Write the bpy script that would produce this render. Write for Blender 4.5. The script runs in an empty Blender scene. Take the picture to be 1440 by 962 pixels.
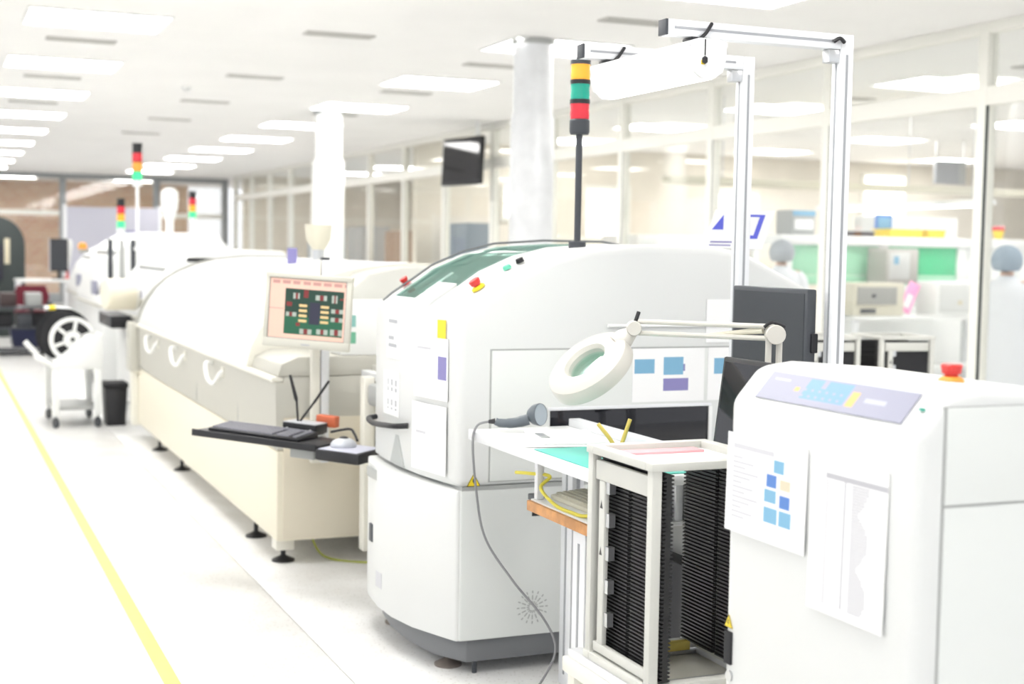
import bpy, bmesh, math, random
from mathutils import Vector, Matrix
random.seed(4)
R = math.radians
S = bpy.context.scene
C = S.collection
# ------------------------------------------------------------------ camera, world, exposure
cd = bpy.data.cameras.new('camera'); cam = bpy.data.objects.new('camera', cd); C.objects.link(cam); S.camera = cam
cd.sensor_width = 36.0; cd.lens = 48.75; cd.clip_end = 200; cd.clip_start = 0.05
_r = Vector((0.92119436, -0.38875438, 0.01646157)); _d = Vector((-0.01060866, -0.06738409, -0.99767071)); _f = Vector((0.38895811, 0.91887399, -0.06619801))
cam.matrix_world = Matrix(((_r.x, -_d.x, -_f.x, 0), (_r.y, -_d.y, -_f.y, 0), (_r.z, -_d.z, -_f.z, 1.5), (0, 0, 0, 1)))
cd.dof.use_dof = True; cd.dof.focus_distance = 3.9; cd.dof.aperture_fstop = 2.8
W = bpy.data.worlds.new('world'); S.world = W; W.use_nodes = True
W.node_tree.nodes['Background'].inputs[0].default_value = (0.95, 0.97, 1.0, 1)
W.node_tree.nodes['Background'].inputs[1].default_value = 0.60
S.view_settings.view_transform = 'Standard'; S.view_settings.look = 'None'; S.view_settings.gamma = 1.0
S.view_settings.use_curve_mapping = False; S.view_settings.exposure = 1.2
LAMP = 7.0       # emission of the ceiling panels

# ------------------------------------------------------------------ materials
MATS = {}
def mat(name, col, rough=0.5, metal=0.0, emit=0.0, noise=None, bump=None, alpha=None, spec=None, ecol=None):
    if name in MATS: return MATS[name]
    m = bpy.data.materials.new(name); m.use_nodes = True; n = m.node_tree; b = n.nodes['Principled BSDF']
    b.inputs['Base Color'].default_value = (*col, 1); b.inputs['Roughness'].default_value = rough; b.inputs['Metallic'].default_value = metal
    if spec is not None: b.inputs['Specular IOR Level'].default_value = spec
    if emit: b.inputs['Emission Color'].default_value = (*(ecol or col), 1); b.inputs['Emission Strength'].default_value = emit
    if noise:
        sc, amt = noise
        t = n.nodes.new('ShaderNodeTexCoord'); z = n.nodes.new('ShaderNodeTexNoise'); z.inputs['Scale'].default_value = sc; z.inputs['Detail'].default_value = 5
        r = n.nodes.new('ShaderNodeValToRGB'); r.color_ramp.elements[0].position = .35; r.color_ramp.elements[1].position = .65
        r.color_ramp.elements[0].color = (*[c*(1-amt) for c in col], 1); r.color_ramp.elements[1].color = (*[min(1, c*(1+amt*.5)) for c in col], 1)
        n.links.new(t.outputs['Object'], z.inputs['Vector']); n.links.new(z.outputs['Fac'], r.inputs['Fac']); n.links.new(r.outputs['Color'], b.inputs['Base Color'])
    if bump:
        sc, st = bump
        z = n.nodes.new('ShaderNodeTexNoise'); z.inputs['Scale'].default_value = sc
        u = n.nodes.new('ShaderNodeBump'); u.inputs['Strength'].default_value = st; u.inputs['Distance'].default_value = .002
        n.links.new(z.outputs['Fac'], u.inputs['Height']); n.links.new(u.outputs['Normal'], b.inputs['Normal'])
    MATS[name] = m; return m
def glass(name, col, gloss=0.08):
    m = bpy.data.materials.new(name); m.use_nodes = True; n = m.node_tree; n.nodes.clear()
    o = n.nodes.new('ShaderNodeOutputMaterial'); t = n.nodes.new('ShaderNodeBsdfTransparent'); g = n.nodes.new('ShaderNodeBsdfGlossy'); x = n.nodes.new('ShaderNodeMixShader')
    t.inputs[0].default_value = (*col, 1); g.inputs['Roughness'].default_value = 0.02; x.inputs[0].default_value = gloss
    n.links.new(t.outputs[0], x.inputs[1]); n.links.new(g.outputs[0], x.inputs[2]); n.links.new(x.outputs[0], o.inputs[0])
    MATS[name] = m; return m
white = mat('white_paint', (.69, .70, .69), .38, bump=(180, .05))
white2 = mat('white_enamel', (.86, .87, .86), .30)
cool = mat('cool_white_panel', (.70, .72, .70), .42, bump=(160, .05))
cream = mat('cream_paint', (.80, .75, .61), .42, bump=(150, .05))
creamw = mat('pale_cream', (.80, .78, .70), .42)
band = mat('grey_beige_paint', (.52, .51, .455), .45)
greyp = mat('grey_paint', (.40, .41, .40), .45)
steelg = mat('steel_grey_base', (.16, .165, .175), .5)
alu = mat('aluminium', (.80, .81, .83), .36, .25)
rackw = mat('rack_off_white', (.60, .60, .56), .45)
alud = mat('aluminium_groove', (.36, .37, .39), .5, .3)
steel = mat('brushed_steel', (.60, .61, .62), .3, .9)
black = mat('black_plastic', (.010, .010, .013), .42)
blackm = mat('black_matte', (.012, .012, .015), .7)
slate = mat('slate_screen', (.030, .034, .042), .3)
gloss = mat('black_gloss', (.006, .006, .010), .06)
rib = mat('ribbed_black_plastic', (.016, .016, .017), .5)
darkg = mat('dark_grey_plastic', (.05, .055, .065), .45)
gunm = mat('gun_grey_plastic', (.11, .13, .15), .3)
red = mat('red_plastic', (.62, .035, .03), .3)
amber = mat('amber_lens', (.95, .40, .03), .25, emit=.12)
green = mat('green_lens', (.01, .36, .26), .25)
redl = mat('red_lens', (.72, .03, .05), .22)
greenlit = mat('lit_green_lens', (.04, .55, .20), .3, emit=.5)
orange = mat('orange_paint', (.90, .36, .05), .4)
yellow = mat('yellow_label', (.90, .68, .03), .5)
yline = mat('yellow_floor_paint', (.92, .76, .16), .5, noise=(14, .10))
ywire = mat('yellow_cable', (.75, .66, .08), .5)
brass = mat('brass_yellow', (.62, .50, .12), .4, .3)
wood = mat('orange_plywood_edge', (.66, .32, .12), .55, noise=(18, .25))
brown = mat('dark_brown_box', (.05, .03, .03), .55)
teal = mat('green_bench_mat', (.12, .56, .47), .5, noise=(6, .04))
beige = mat('beige_plastic', (.70, .67, .55), .5)
paper = mat('paper', (.88, .88, .88), .7)
inkg = mat('grey_print', (.42, .43, .46), .7)
inkl = mat('light_print', (.58, .58, .61), .7)
inkb = mat('blue_print', (.10, .22, .55), .7)
inkc = mat('cyan_print', (.20, .42, .60), .7)
inkv = mat('violet_print', (.24, .22, .46), .7)
inkgr = mat('green_print', (.16, .45, .30), .7)
inky = mat('tan_print', (.66, .60, .45), .7)
blue = mat('logo_blue', (.10, .12, .62), .5)
pink = mat('pink_sheet', (.85, .42, .45), .6)
hotpink = mat('hot_pink_film', (.95, .35, .62), .5)
panelg = mat('lavender_grey_panel', (.27, .275, .36), .4)
panelb = mat('panel_blue', (.13, .28, .62), .4)
vent = mat('vent_grey', (.56, .55, .52), .7)
ventd = mat('dark_duct', (.22, .20, .16), .8)
maroon = mat('maroon_fabric', (.13, .012, .025), .85)
skin = mat('skin', (.62, .40, .31), .55)
coat = mat('white_coat_cloth', (.78, .80, .84), .85, bump=(60, .3))
capm = mat('blue_grey_cap_cloth', (.30, .38, .46), .9, bump=(80, .3))
capg = mat('grey_cap_cloth', (.38, .41, .44), .9, bump=(80, .3))
trous = mat('dark_trousers', (.06, .07, .10), .85)
hairm = mat('black_hair', (.02, .015, .012), .7)
gpanel = mat('bright_green_panel', (.06, .62, .28), .35)
gpanel2 = mat('pale_green_panel', (.38, .75, .52), .35)
lamp = mat('lit_diffuser', (1, 1, 1), .5, emit=LAMP, ecol=(1, .985, .96))
lampb = mat('lit_tube_cover', (1, 1, 1), .4, emit=1.7, ecol=(1, 1, 1))
winlit = mat('lit_window', (1, .95, .85), .5, emit=2.2, ecol=(1, .93, .82))
beigew = mat('beige_wall_paint', (.80, .75, .66), .8, noise=(2, .04))
greyw = mat('grey_wall_paint', (.62, .62, .61), .8)
framec = mat('cream_window_frame', (.86, .85, .79), .45)
darkline = mat('dark_gasket', (.05, .06, .06), .6)
glz = glass('clear_glass', (.985, .99, .985), .07)
glzd = glass('dim_glass', (.94, .94, .93), .10)
glt = glass('teal_tinted_acrylic', (.66, .80, .76), .16)
glens = glass('lens_glass', (.80, .95, .90), .14)
ceilm = mat('ceiling_white', (.90, .89, .875), .9, noise=(1.2, .02))

# ------------------------------------------------------------------ mesh helpers
INV = {}
def root_of(o):
    while o.parent: o = o.parent
    return o
def thing(name, label, cat, loc, rz=0.0, group=None, local=False, kind=None):
    o = bpy.data.objects.new(name, None); C.objects.link(o); o.empty_display_size = .1
    o.location = loc; o.rotation_euler = (0, 0, rz)
    INV[o] = Matrix.Identity(4) if local else (Matrix.Translation(loc) @ Matrix.Rotation(rz, 4, 'Z')).inverted()
    if kind: o['kind'] = kind
    else: o['label'] = label; o['category'] = cat
    if group: o['group'] = group
    return o
def obj(name, bm, m, parent=None, label=None, cat=None, group=None, kind=None, smooth=True, local=False):
    bmesh.ops.recalc_face_normals(bm, faces=bm.faces[:])
    me = bpy.data.meshes.new(name)
    loc = None
    if parent is not None:
        if not local: bm.transform(INV[root_of(parent)])
    else:
        xs = [v.co for v in bm.verts]
        mn = Vector([min(v[i] for v in xs) for i in range(3)]); mx = Vector([max(v[i] for v in xs) for i in range(3)])
        loc = Vector(((mn.x+mx.x)/2, (mn.y+mx.y)/2, mn.z)); bm.transform(Matrix.Translation(-loc))
    for f in bm.faces: f.smooth = smooth
    if smooth:
        for e in bm.edges:
            if len(e.link_faces) == 2 and e.calc_face_angle(0) > R(35): e.smooth = False
    bm.to_mesh(me); bm.free()
    for q in (m if isinstance(m, (list, tuple)) else [m]): me.materials.append(q)
    o = bpy.data.objects.new(name, me); C.objects.link(o)
    if parent is not None: o.parent = parent
    else: o.location = loc
    if label: o['label'] = label
    if cat: o['category'] = cat
    if group: o['group'] = group
    if kind: o['kind'] = kind
    return o
def bev(bm, w, seg=2, ang=30):
    es = [e for e in bm.edges if len(e.link_faces) == 2 and e.calc_face_angle(0) > R(ang)]
    if w > 0 and es: bmesh.ops.bevel(bm, geom=es, offset=w, segments=seg, profile=.5, affect='EDGES', clamp_overlap=True)
def bbox(x0, x1, y0, y1, z0, z1, b=0.0, seg=2, bm=None):
    t = bmesh.new()
    bmesh.ops.create_cube(t, size=1, matrix=Matrix.Translation(((x0+x1)/2, (y0+y1)/2, (z0+z1)/2)) @ Matrix.Diagonal((x1-x0, y1-y0, z1-z0, 1)))
    bev(t, b, seg)
    return join(bm, t)
def join(bm, t, M=None):
    if M is not None: t.transform(M)
    if bm is None: return t
    me = bpy.data.meshes.new('tmp'); t.to_mesh(me); t.free(); bm.from_mesh(me); bpy.data.meshes.remove(me); return bm
def box(name, x0, x1, y0, y1, z0, z1, m, parent=None, b=0.003, **k): return obj(name, bbox(x0, x1, y0, y1, z0, z1, b), m, parent, **k)
def bprism(pts, axis, a0, a1, b=0.0, seg=2, bm=None):
    """polygon in the two other axes (x,y order) swept along an axis"""
    t = bmesh.new()
    def P(u, v, a): return {'x': (a, u, v), 'y': (u, a, v), 'z': (u, v, a)}[axis]
    A = [t.verts.new(P(u, v, a0)) for u, v in pts]; B = [t.verts.new(P(u, v, a1)) for u, v in pts]
    t.faces.new(A); t.faces.new(B[::-1]); n = len(pts)
    for i in range(n): t.faces.new((A[i], A[(i+1) % n], B[(i+1) % n], B[i]))
    bmesh.ops.recalc_face_normals(t, faces=t.faces[:])
    bev(t, b, seg)
    return join(bm, t)
def prism(name, pts, axis, a0, a1, m, parent=None, b=0.0, seg=2, **k): return obj(name, bprism(pts, axis, a0, a1, b, seg), m, parent, **k)
def btube(pts, r, n=10, bm=None, cap=True):
    t = bmesh.new(); pts = [Vector(p) for p in pts]; rs = r if isinstance(r, (list, tuple)) else [r]*len(pts)
    prev = None; up = None
    for i, p in enumerate(pts):
        d = (pts[min(i+1, len(pts)-1)] - pts[max(i-1, 0)]).normalized()
        if up is None: up = d.orthogonal().normalized()
        up = (up - d*up.dot(d)).normalized(); s = d.cross(up)
        ring = [t.verts.new(p + (up*math.cos(a) + s*math.sin(a))*rs[i]) for a in [2*math.pi*k/n for k in range(n)]]
        if prev:
            for k in range(n): t.faces.new((prev[k], prev[(k+1) % n], ring[(k+1) % n], ring[k]))
        elif cap: t.faces.new(ring[::-1])
        prev = ring
    if cap: t.faces.new(prev)
    return join(bm, t)
def tube(name, pts, r, m, parent=None, n=10, **k): return obj(name, btube(pts, r, n), m, parent, **k)
def smooth_path(pts, n=8):
    pts = [Vector(p) for p in pts]; out = []
    for i in range(len(pts)-1):
        p0 = pts[max(i-1, 0)]; p1 = pts[i]; p2 = pts[i+1]; p3 = pts[min(i+2, len(pts)-1)]
        for k in range(n):
            t = k/n
            out.append(.5*((2*p1)+(p2-p0)*t+(2*p0-5*p1+4*p2-p3)*t*t+(3*p1-p0-3*p2+p3)*t**3))
    out.append(pts[-1]); return out
def blathe(prof, n=20, M=None, bm=None):
    t = bmesh.new(); rings = []
    for r, z in prof:
        rings.append([t.verts.new((0, 0, z))] if r < 1e-6 else [t.verts.new((r*math.cos(2*math.pi*k/n), r*math.sin(2*math.pi*k/n), z)) for k in range(n)])
    for a, b in zip(rings, rings[1:]):
        for k in range(n):
            if len(a) == 1 and len(b) == 1: break
            if len(a) == 1: t.faces.new((a[0], b[(k+1) % n], b[k]))
            elif len(b) == 1: t.faces.new((a[k], a[(k+1) % n], b[0]))
            else: t.faces.new((a[k], a[(k+1) % n], b[(k+1) % n], b[k]))
    if M is not None: t.transform(M)
    return join(bm, t)
def lathe(name, prof, m, parent=None, M=None, n=20, **k): return obj(name, blathe(prof, n, M), m, parent, **k)
def T(x, y, z, rz=0, rx=0, ry=0): return Matrix.Translation((x, y, z)) @ Matrix.Rotation(rz, 4, 'Z') @ Matrix.Rotation(ry, 4, 'Y') @ Matrix.Rotation(rx, 4, 'X')
def sheet(name, M, w, h, nx, ny, fn, mats, parent, th=.0012, **k):
    """flat printed sheet in local XZ of M (x right, z up, faces -y); fn(u,v) gives the ink of a cell"""
    t = bmesh.new()
    V = [[t.verts.new((w*(i/nx-.5), 0, h*(j/ny))) for i in range(nx+1)] for j in range(ny+1)]
    for j in range(ny):
        for i in range(nx):
            f = t.faces.new((V[j][i], V[j][i+1], V[j+1][i+1], V[j+1][i])); f.material_index = fn((i+.5)/nx, (j+.5)/ny)
    back = [t.verts.new((w*a, th, h*b)) for a, b in ((-.5, 0), (.5, 0), (.5, 1), (-.5, 1))]; t.faces.new(back[::-1])
    rim = [V[0][0], V[0][nx], V[ny][nx], V[ny][0]]
    bot = [V[0][i] for i in range(nx+1)]; top = [V[ny][i] for i in range(nx+1)]; lf = [V[j][0] for j in range(ny+1)]; rt = [V[j][nx] for j in range(ny+1)]
    t.faces.new(bot[::-1]+[back[0], back[1]]); t.faces.new(top+[back[2], back[3]]); t.faces.new(lf+[back[3], back[0]]); t.faces.new(rt[::-1]+[back[1], back[2]])
    t.transform(M)
    me = obj(name, t, mats, parent, smooth=False, **k)
    return me
def copy_tree(o, parent=None):
    c = o.copy(); C.objects.link(c); c.parent = parent
    for ch in list(o.children): copy_tree(ch, c)
    return c
def arc(cx, cy, r, a0, a1, n): return [(cx+r*math.cos(R(a0+(a1-a0)*i/n)), cy+r*math.sin(R(a0+(a1-a0)*i/n))) for i in range(n+1)]
def struct(name, bm, m, parent=None, **k): return obj(name, bm, m, parent, kind=None if parent else 'structure', **k)

# ------------------------------------------------------------------ setting
def floor_mat():
    m = bpy.data.materials.new('terrazzo_floor'); m.use_nodes = True; n = m.node_tree; b = n.nodes['Principled BSDF']; b.inputs['Roughness'].default_value = .32
    t = n.nodes.new('ShaderNodeTexCoord'); v = n.nodes.new('ShaderNodeTexVoronoi'); v.inputs['Scale'].default_value = 55
    z = n.nodes.new('ShaderNodeTexNoise'); z.inputs['Scale'].default_value = 4; z.inputs['Detail'].default_value = 8
    r = n.nodes.new('ShaderNodeValToRGB'); r.color_ramp.elements[0].color = (.56, .55, .52, 1); r.color_ramp.elements[0].position = .05; r.color_ramp.elements[1].color = (.78, .78, .77, 1); r.color_ramp.elements[1].position = .3
    r2 = n.nodes.new('ShaderNodeValToRGB'); r2.color_ramp.elements[0].color = (.92, .91, .90, 1); r2.color_ramp.elements[0].position = .35; r2.color_ramp.elements[1].color = (1, 1, 1, 1); r2.color_ramp.elements[1].position = .6
    x = n.nodes.new('ShaderNodeMix'); x.data_type = 'RGBA'; x.blend_type = 'MULTIPLY'; x.inputs[0].default_value = 1
    n.links.new(t.outputs['Object'], v.inputs['Vector']); n.links.new(t.outputs['Object'], z.inputs['Vector'])
    n.links.new(v.outputs['Distance'], r.inputs['Fac']); n.links.new(z.outputs['Fac'], r2.inputs['Fac'])
    n.links.new(r.outputs['Color'], x.inputs[6]); n.links.new(r2.outputs['Color'], x.inputs[7]); n.links.new(x.outputs[2], b.inputs['Base Color'])
    return m
fm = floor_mat()
fl = thing('floor', None, None, (0, 0, 0), kind='structure')
box('floor_bed', -8, 24, -4, 42, -.12, -.012, greyw, fl, b=0)
for a, b_ in ((-8, -1.349), (-1.345, 1.346), (1.350, 4.05), (4.054, 24)): box('floor_slab', a, b_, -4, 42, -.012, 0, fm, fl, b=.0008)
obj('floor_line', bbox(.736, .790, 2.5, 30, .0004, .0016), yline, None, label='yellow painted line running along the aisle floor', cat='floor marking')
struct('ceiling', bbox(-8, 24, -4, 42, 3.2, 3.3), ceilm)

# glass partition on the right
wr = thing('wall_right', None, None, (7.13, 8, 0), kind='structure')
ys = [4.25+1.9*i for i in range(17)]
for y in ys:
    box('mullion', 7.08, 7.18, y-.05, y+.05, 0, 3.2, framec, wr, b=.004)
    box('gasket', 7.078, 7.100 if abs(y-8.05) < .1 else 7.086, y-.060, y-.05, .16, 2.60, darkline if abs(y-8.05) < .1 else greyp, wr, b=0)
box('transom', 7.085, 7.175, 4.25, 34.6, 2.60, 2.74, framec, wr, b=.006)
box('head_rail', 7.085, 7.175, 4.25, 34.6, 3.12, 3.2, framec, wr, b=.004)
box('sill_rail', 7.085, 7.175, 4.25, 34.6, 0, .16, framec, wr, b=.004)
for a, b_ in zip(ys, ys[1:]):
    for z0, z1 in ((.16, 2.60), (2.74, 3.12)): box('glass_pane', 7.127, 7.133, a+.05, b_-.05, z0, z1, glz, wr, b=0)
# the far end: glazed wall with a dim brick room behind
brickm = bpy.data.materials.new('blurred_brickwork'); brickm.use_nodes = True
_n = brickm.node_tree; _b = _n.nodes['Principled BSDF']; _b.inputs['Roughness'].default_value = .85
_t = _n.nodes.new('ShaderNodeTexCoord'); _k = _n.nodes.new('ShaderNodeTexBrick'); _m = _n.nodes.new('ShaderNodeMapping'); _m.inputs['Rotation'].default_value = (R(90), 0, 0)
_k.inputs['Color1'].default_value = (.66, .36, .20, 1); _k.inputs['Color2'].default_value = (.74, .52, .32, 1); _k.inputs['Mortar'].default_value = (.70, .62, .54, 1); _k.inputs['Scale'].default_value = 2.2
_n.links.new(_t.outputs['Object'], _m.inputs['Vector']); _n.links.new(_m.outputs['Vector'], _k.inputs['Vector']); _n.links.new(_k.outputs['Color'], _b.inputs['Base Color'])
wb = thing('wall_back', None, None, (3, 36, 0), kind='structure')
gm = mat('grey_mullion', (.34, .36, .37), .5, .3)
mx = [-2.0, .4, 3.13, 5.4, 7.13]
for x in mx: box('mullion', x-.08, x+.08, 35.94, 36.06, 0, 3.2, gm, wb, b=.004)
box('head_rail', -2, 7.13, 35.95, 36.05, 3.08, 3.2, gm, wb, b=.004)
box('transom', -2, 7.13, 35.95, 36.05, 2.17, 2.29, framec, wb, b=.004)
box('sill_rail', -2, 7.13, 35.95, 36.05, 0, .25, gm, wb, b=.004)
for a, b_ in zip(mx, mx[1:]):
    for z0, z1 in ((.25, 2.17), (2.29, 3.08)): box('glass_pane', a+.08, b_-.08, 35.995, 36.005, z0, z1, glzd, wb, b=0)
struct('wall_far', bbox(-8, 7.05, 41, 41.2, 0, 3.2), brickm)
# far wall of the room behind the partition
wn = thing('wall_inner', None, None, (15, 21, 0), kind='structure')
box('wall_panel', 7.2, 24, 21, 21.2, 0, 3.2, beigew, wn, b=0)
for x0, x1, z0, z1 in ((8.7, 9.4, 2.02, 2.5), (10.2, 10.95, 1.5, 2.55), (12.6, 13.5, 1.95, 2.55)):
    f = box('window_frame', x0-.06, x1+.06, 20.94, 21.0, z0-.06, z1+.06, framec, wn)
    zs = [z0, (z0+z1)/2, z1]
    for a, b_ in zip(zs, zs[1:]): box('window_pane', x0, x1, 20.925, 20.94, a+.03, b_-.03, winlit, f, b=0)
f = box('window_frame', 15.75, 16.75, 20.94, 21.0, 1.55, 3.02, framec, wn)
for z0, z1 in ((2.48, 2.95), (2.08, 2.34), (1.1, 1.7)): box('window_pane', 15.82, 16.68, 20.92, 20.94, z0, z1, winlit, f, b=0)
struct('wall_side', bbox(24, 24.2, 4, 21.2, 0, 3.2), beigew)

# round columns
def column(x, y, r0, r1, m, label):
    t = thing('round_column', label, 'column', (x, y, 0), group=None)
    lathe('shaft', [(r0, 0), (r0, 2.55), (r1, 2.62), (r1, 3.17)], m, t, T(x, y, 0), 28)
    lathe('collar', [(r1+.012, 3.15), (r1+.02, 3.16), (r1+.02, 3.19), (r1, 3.199)], greyp, t, T(x, y, 0), 28)
column(4.55, 10.4, .178, .160, mat('galvanised_white', (.74, .75, .77), .4, .1, noise=(5, .08)), 'silvery white round column behind the near machine with the tower light')
column(4.66, 17.0, .20, .165, white2, 'plain white round column rising behind the long cream oven')

# ceiling lights and vents
def light_proto(w, l):
    t = thing('ceiling_light', '', 'ceiling light', (0, 0, 3.2), local=True)
    bm = bbox(-w/2-.02, w/2+.02, -l/2-.02, -l/2, -.015, -.001); bbox(-w/2-.02, w/2+.02, l/2, l/2+.02, -.015, -.001, bm=bm)
    bbox(-w/2-.02, -w/2, -l/2, l/2, -.015, -.001, bm=bm); bbox(w/2, w/2+.02, -l/2, l/2, -.015, -.001, bm=bm)
    obj('frame', bm, white2, t, local=True); obj('diffuser', bbox(-w/2, w/2, -l/2, l/2, -.010, -.003), lamp, t, local=True)
    return t
lp = light_proto(1.0, .80); first = True
rows = [(1.22, [11.1+2.85*i for i in range(-4, 9)], 'square white ceiling light in the row above the yellow aisle line'),
        (4.87, [10.68+2.85*i for i in range(-3, 9)], 'square white ceiling light in the row above the round columns'),
        (-2.4, [11.1+2.85*i for i in range(-4, 3)], 'square white ceiling light in the unseen row added over the open side of the aisle'),  # unseen row, added to light the hall from its open side
        (9.2, [8.2+2.85*i for i in range(-1, 9)], 'square white ceiling light just behind the glass partition, in a row lengthened to add light'),  # the far lamps here are added to brighten the part past the inner wall
        (12.9, [8.2+2.85*i for i in range(0, 5)], 'square white ceiling light in the middle of the room behind the glass'),
        (2.2, [38.6], 'square white ceiling light added to brighten the brick room past the far windows'), (5.2, [38.6], 'square white ceiling light added past the far windows to brighten behind the dark panes'),  # both back room lamps are added to lift the dark far wall
        (16.6, [8.2+2.85*i for i in range(0, 5)], 'square white ceiling light deep in the room behind the glass')]
for x, yy, lab in rows:
    for y in yy:
        o = lp if first else copy_tree(lp); first = False
        o.location = (x, y, 3.2); o['label'] = lab; o['group'] = lab.replace('square white ceiling light', 'lights')
def vent_proto():
    t = thing('ceiling_vent', '', 'ceiling vent', (0, 0, 3.2), local=True)
    w, l = .56, .17
    bm = bbox(-w/2, w/2, -l/2, -l/2+.02, -.014, -.001); bbox(-w/2, w/2, l/2-.02, l/2, -.014, -.001, bm=bm); bbox(-w/2, -w/2+.02, -l/2, l/2, -.014, -.001, bm=bm); bbox(w/2-.02, w/2, -l/2, l/2, -.014, -.001, bm=bm)
    obj('frame', bm, vent, t, local=True); obj('duct', bbox(-w/2+.02, w/2-.02, -l/2+.02, l/2-.02, -.006, -.002), ventd, t, local=True)
    for k in range(4):
        b = bbox(-w/2+.02, w/2-.02, -.003, .003, -.010, 0); b.transform(T(0, -.048+.032*k, -.004, rx=R(35))); obj('slat', b, vent, t, local=True)
    return t
vp = vent_proto(); first = True
for x, yy, lab in ((3.07, [8.1, 10.9, 14.0, 16.7, 19.3, 22], 'dark slatted ceiling vent midway between the two light rows'), (4.85, [9.2, 12.0, 14.55, 17.4], 'dark slatted ceiling vent between lights of the column row'), (1.22, [9.5, 12.25, 15.1, 17.9], 'slatted ceiling vent between lights of the aisle row'), (9.2, [9.7, 12.5], 'slatted ceiling vent beyond the glass partition')):
    for y in yy:
        o = vp if first else copy_tree(vp); first = False
        o.location = (x, y, 3.2); o['label'] = lab; o['group'] = lab.replace('ceiling vent', 'vents')
t = thing('smoke_detector', 'small white smoke detector on the ceiling', 'smoke detector', (2.62, 15.3, 3.2))
lathe('base', [(0, 3.199), (.06, 3.199), (.06, 3.185), (.045, 3.18)], white2, t, T(2.62, 15.3, 0)); lathe('dome', [(.045, 3.18), (.035, 3.16), (0, 3.15)], white, t, T(2.62, 15.3, 0))

# ------------------------------------------------------------------ helpers for machines
def foot(parent, x, y, z0, r=.05, m=steelg, housing=False):
    f = lathe('levelling_foot', [(0, 0), (r, 0), (r, .008), (r*.45, .022), (.012, .03), (.012, z0), (0, z0)], m, parent, T(x, y, 0), 16)
    if housing: box('foot_housing', x-.045, x+.045, y-.045, y+.045, z0-.06, z0, creamw, f, b=.006)
    return f
def tower(parent, x, y, z0, zp, r, order, polem, base=True, lh=.055, sep=.016):
    p = lathe('signal_tower', [(0, z0), (.032 if base else r*.4, z0), (.032 if base else r*.4, z0+.025), (r*.33, z0+.03), (r*.33, zp), (r*.9, zp), (r, zp+.01), (r, zp+.05), (r*.9, zp+.055), (0, zp+.055)], polem, parent, T(x, y, 0), 18)
    z = zp+.055
    for k, m in enumerate(order):
        lathe('lens', [(0, z), (r*.93, z), (r*.97, z+lh*.3), (r*.93, z+lh*.6), (r*.97, z+lh), (0, z+lh)], m, p, T(x, y, 0), 18); z += lh
        lathe('ring', [(0, z), (r, z), (r, z+sep), (0, z+sep)], black if k < len(order)-1 else darkg, p, T(x, y, 0), 18); z += sep
    return p
def triangle_sign(parent, M, s, name='warning_label'):
    t = bmesh.new(); v = [t.verts.new((a*s, 0, b*s)) for a, b in ((-.5, 0), (.5, 0), (0, .9))]; w = [t.verts.new((a*s, .001, b*s)) for a, b in ((-.5, 0), (.5, 0), (0, .9))]
    t.faces.new(v); t.faces.new(w[::-1])
    for i in range(3): t.faces.new((v[i], v[(i+1) % 3], w[(i+1) % 3], w[i]))
    t.transform(M); o = obj(name, t, yellow, parent, smooth=False, label='yellow warning triangle')
    b = bmesh.new()
    for pts in (((-.07, .52), (.05, .56), (.02, .36), (.07, .36), (-.02, .10), (-.01, .28), (-.07, .28)),):
        vv = [b.verts.new((a*s, -.0008, c*s)) for a, c in pts]; b.faces.new(vv)
    for a, c in (((-.5, 0), (.5, 0)), ((.5, 0), (0, .9)), ((0, .9), (-.5, 0))):
        A = Vector((a[0]*s, -.0008, a[1]*s)); B = Vector((c[0]*s, -.0008, c[1]*s)); cen = Vector((0, -.0008, .3*s))
        vv = [b.verts.new(q) for q in (A, B, B+(cen-B)*.13, A+(cen-A)*.13)]; b.faces.new(vv)
    b.transform(M); obj('warning_symbol', b, black, o, smooth=False)
    return o
def estop(parent, M, base=yellow, s=1.0):
    b = lathe('emergency_stop', [(0, 0), (.026*s, 0), (.026*s, .006*s), (.018*s, .012*s), (0, .012*s)], base, parent, M, 20)
    lathe('push_button', [(.013*s, .012*s), (.014*s, .016*s), (.019*s, .018*s), (.022*s, .034*s), (.019*s, .037*s), (0, .038*s)], red, b, M, 20)
    return b
def textlines(rows, x0=.08, x1=.92):
    def fn(u, v):
        for a, b, e in rows:
            if a <= v < b and x0 <= u < e: return 1
        return 0
    return fn

# ------------------------------------------------------------------ magazine loader cabinet (nearest machine)
t = thing('loader_cabinet', 'white loader cabinet with sloped control panel and two taped sheets', 'machine', (1.8, 2.24, 0))
prof = [(1.60, .10), (1.60, 1.185), (1.664, 1.258), (1.74, 1.268), (1.99, 1.25), (1.99, .10)]
prism('housing', prof, 'y', 1.945, 2.565, white, t, b=.022, seg=4)
box('plinth', 1.63, 1.97, 1.97, 2.54, .03, .10, steelg, t)
for x in (1.66, 1.94):
    for y in (2.0, 2.51): foot(t, x, y, .03, .03)
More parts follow.
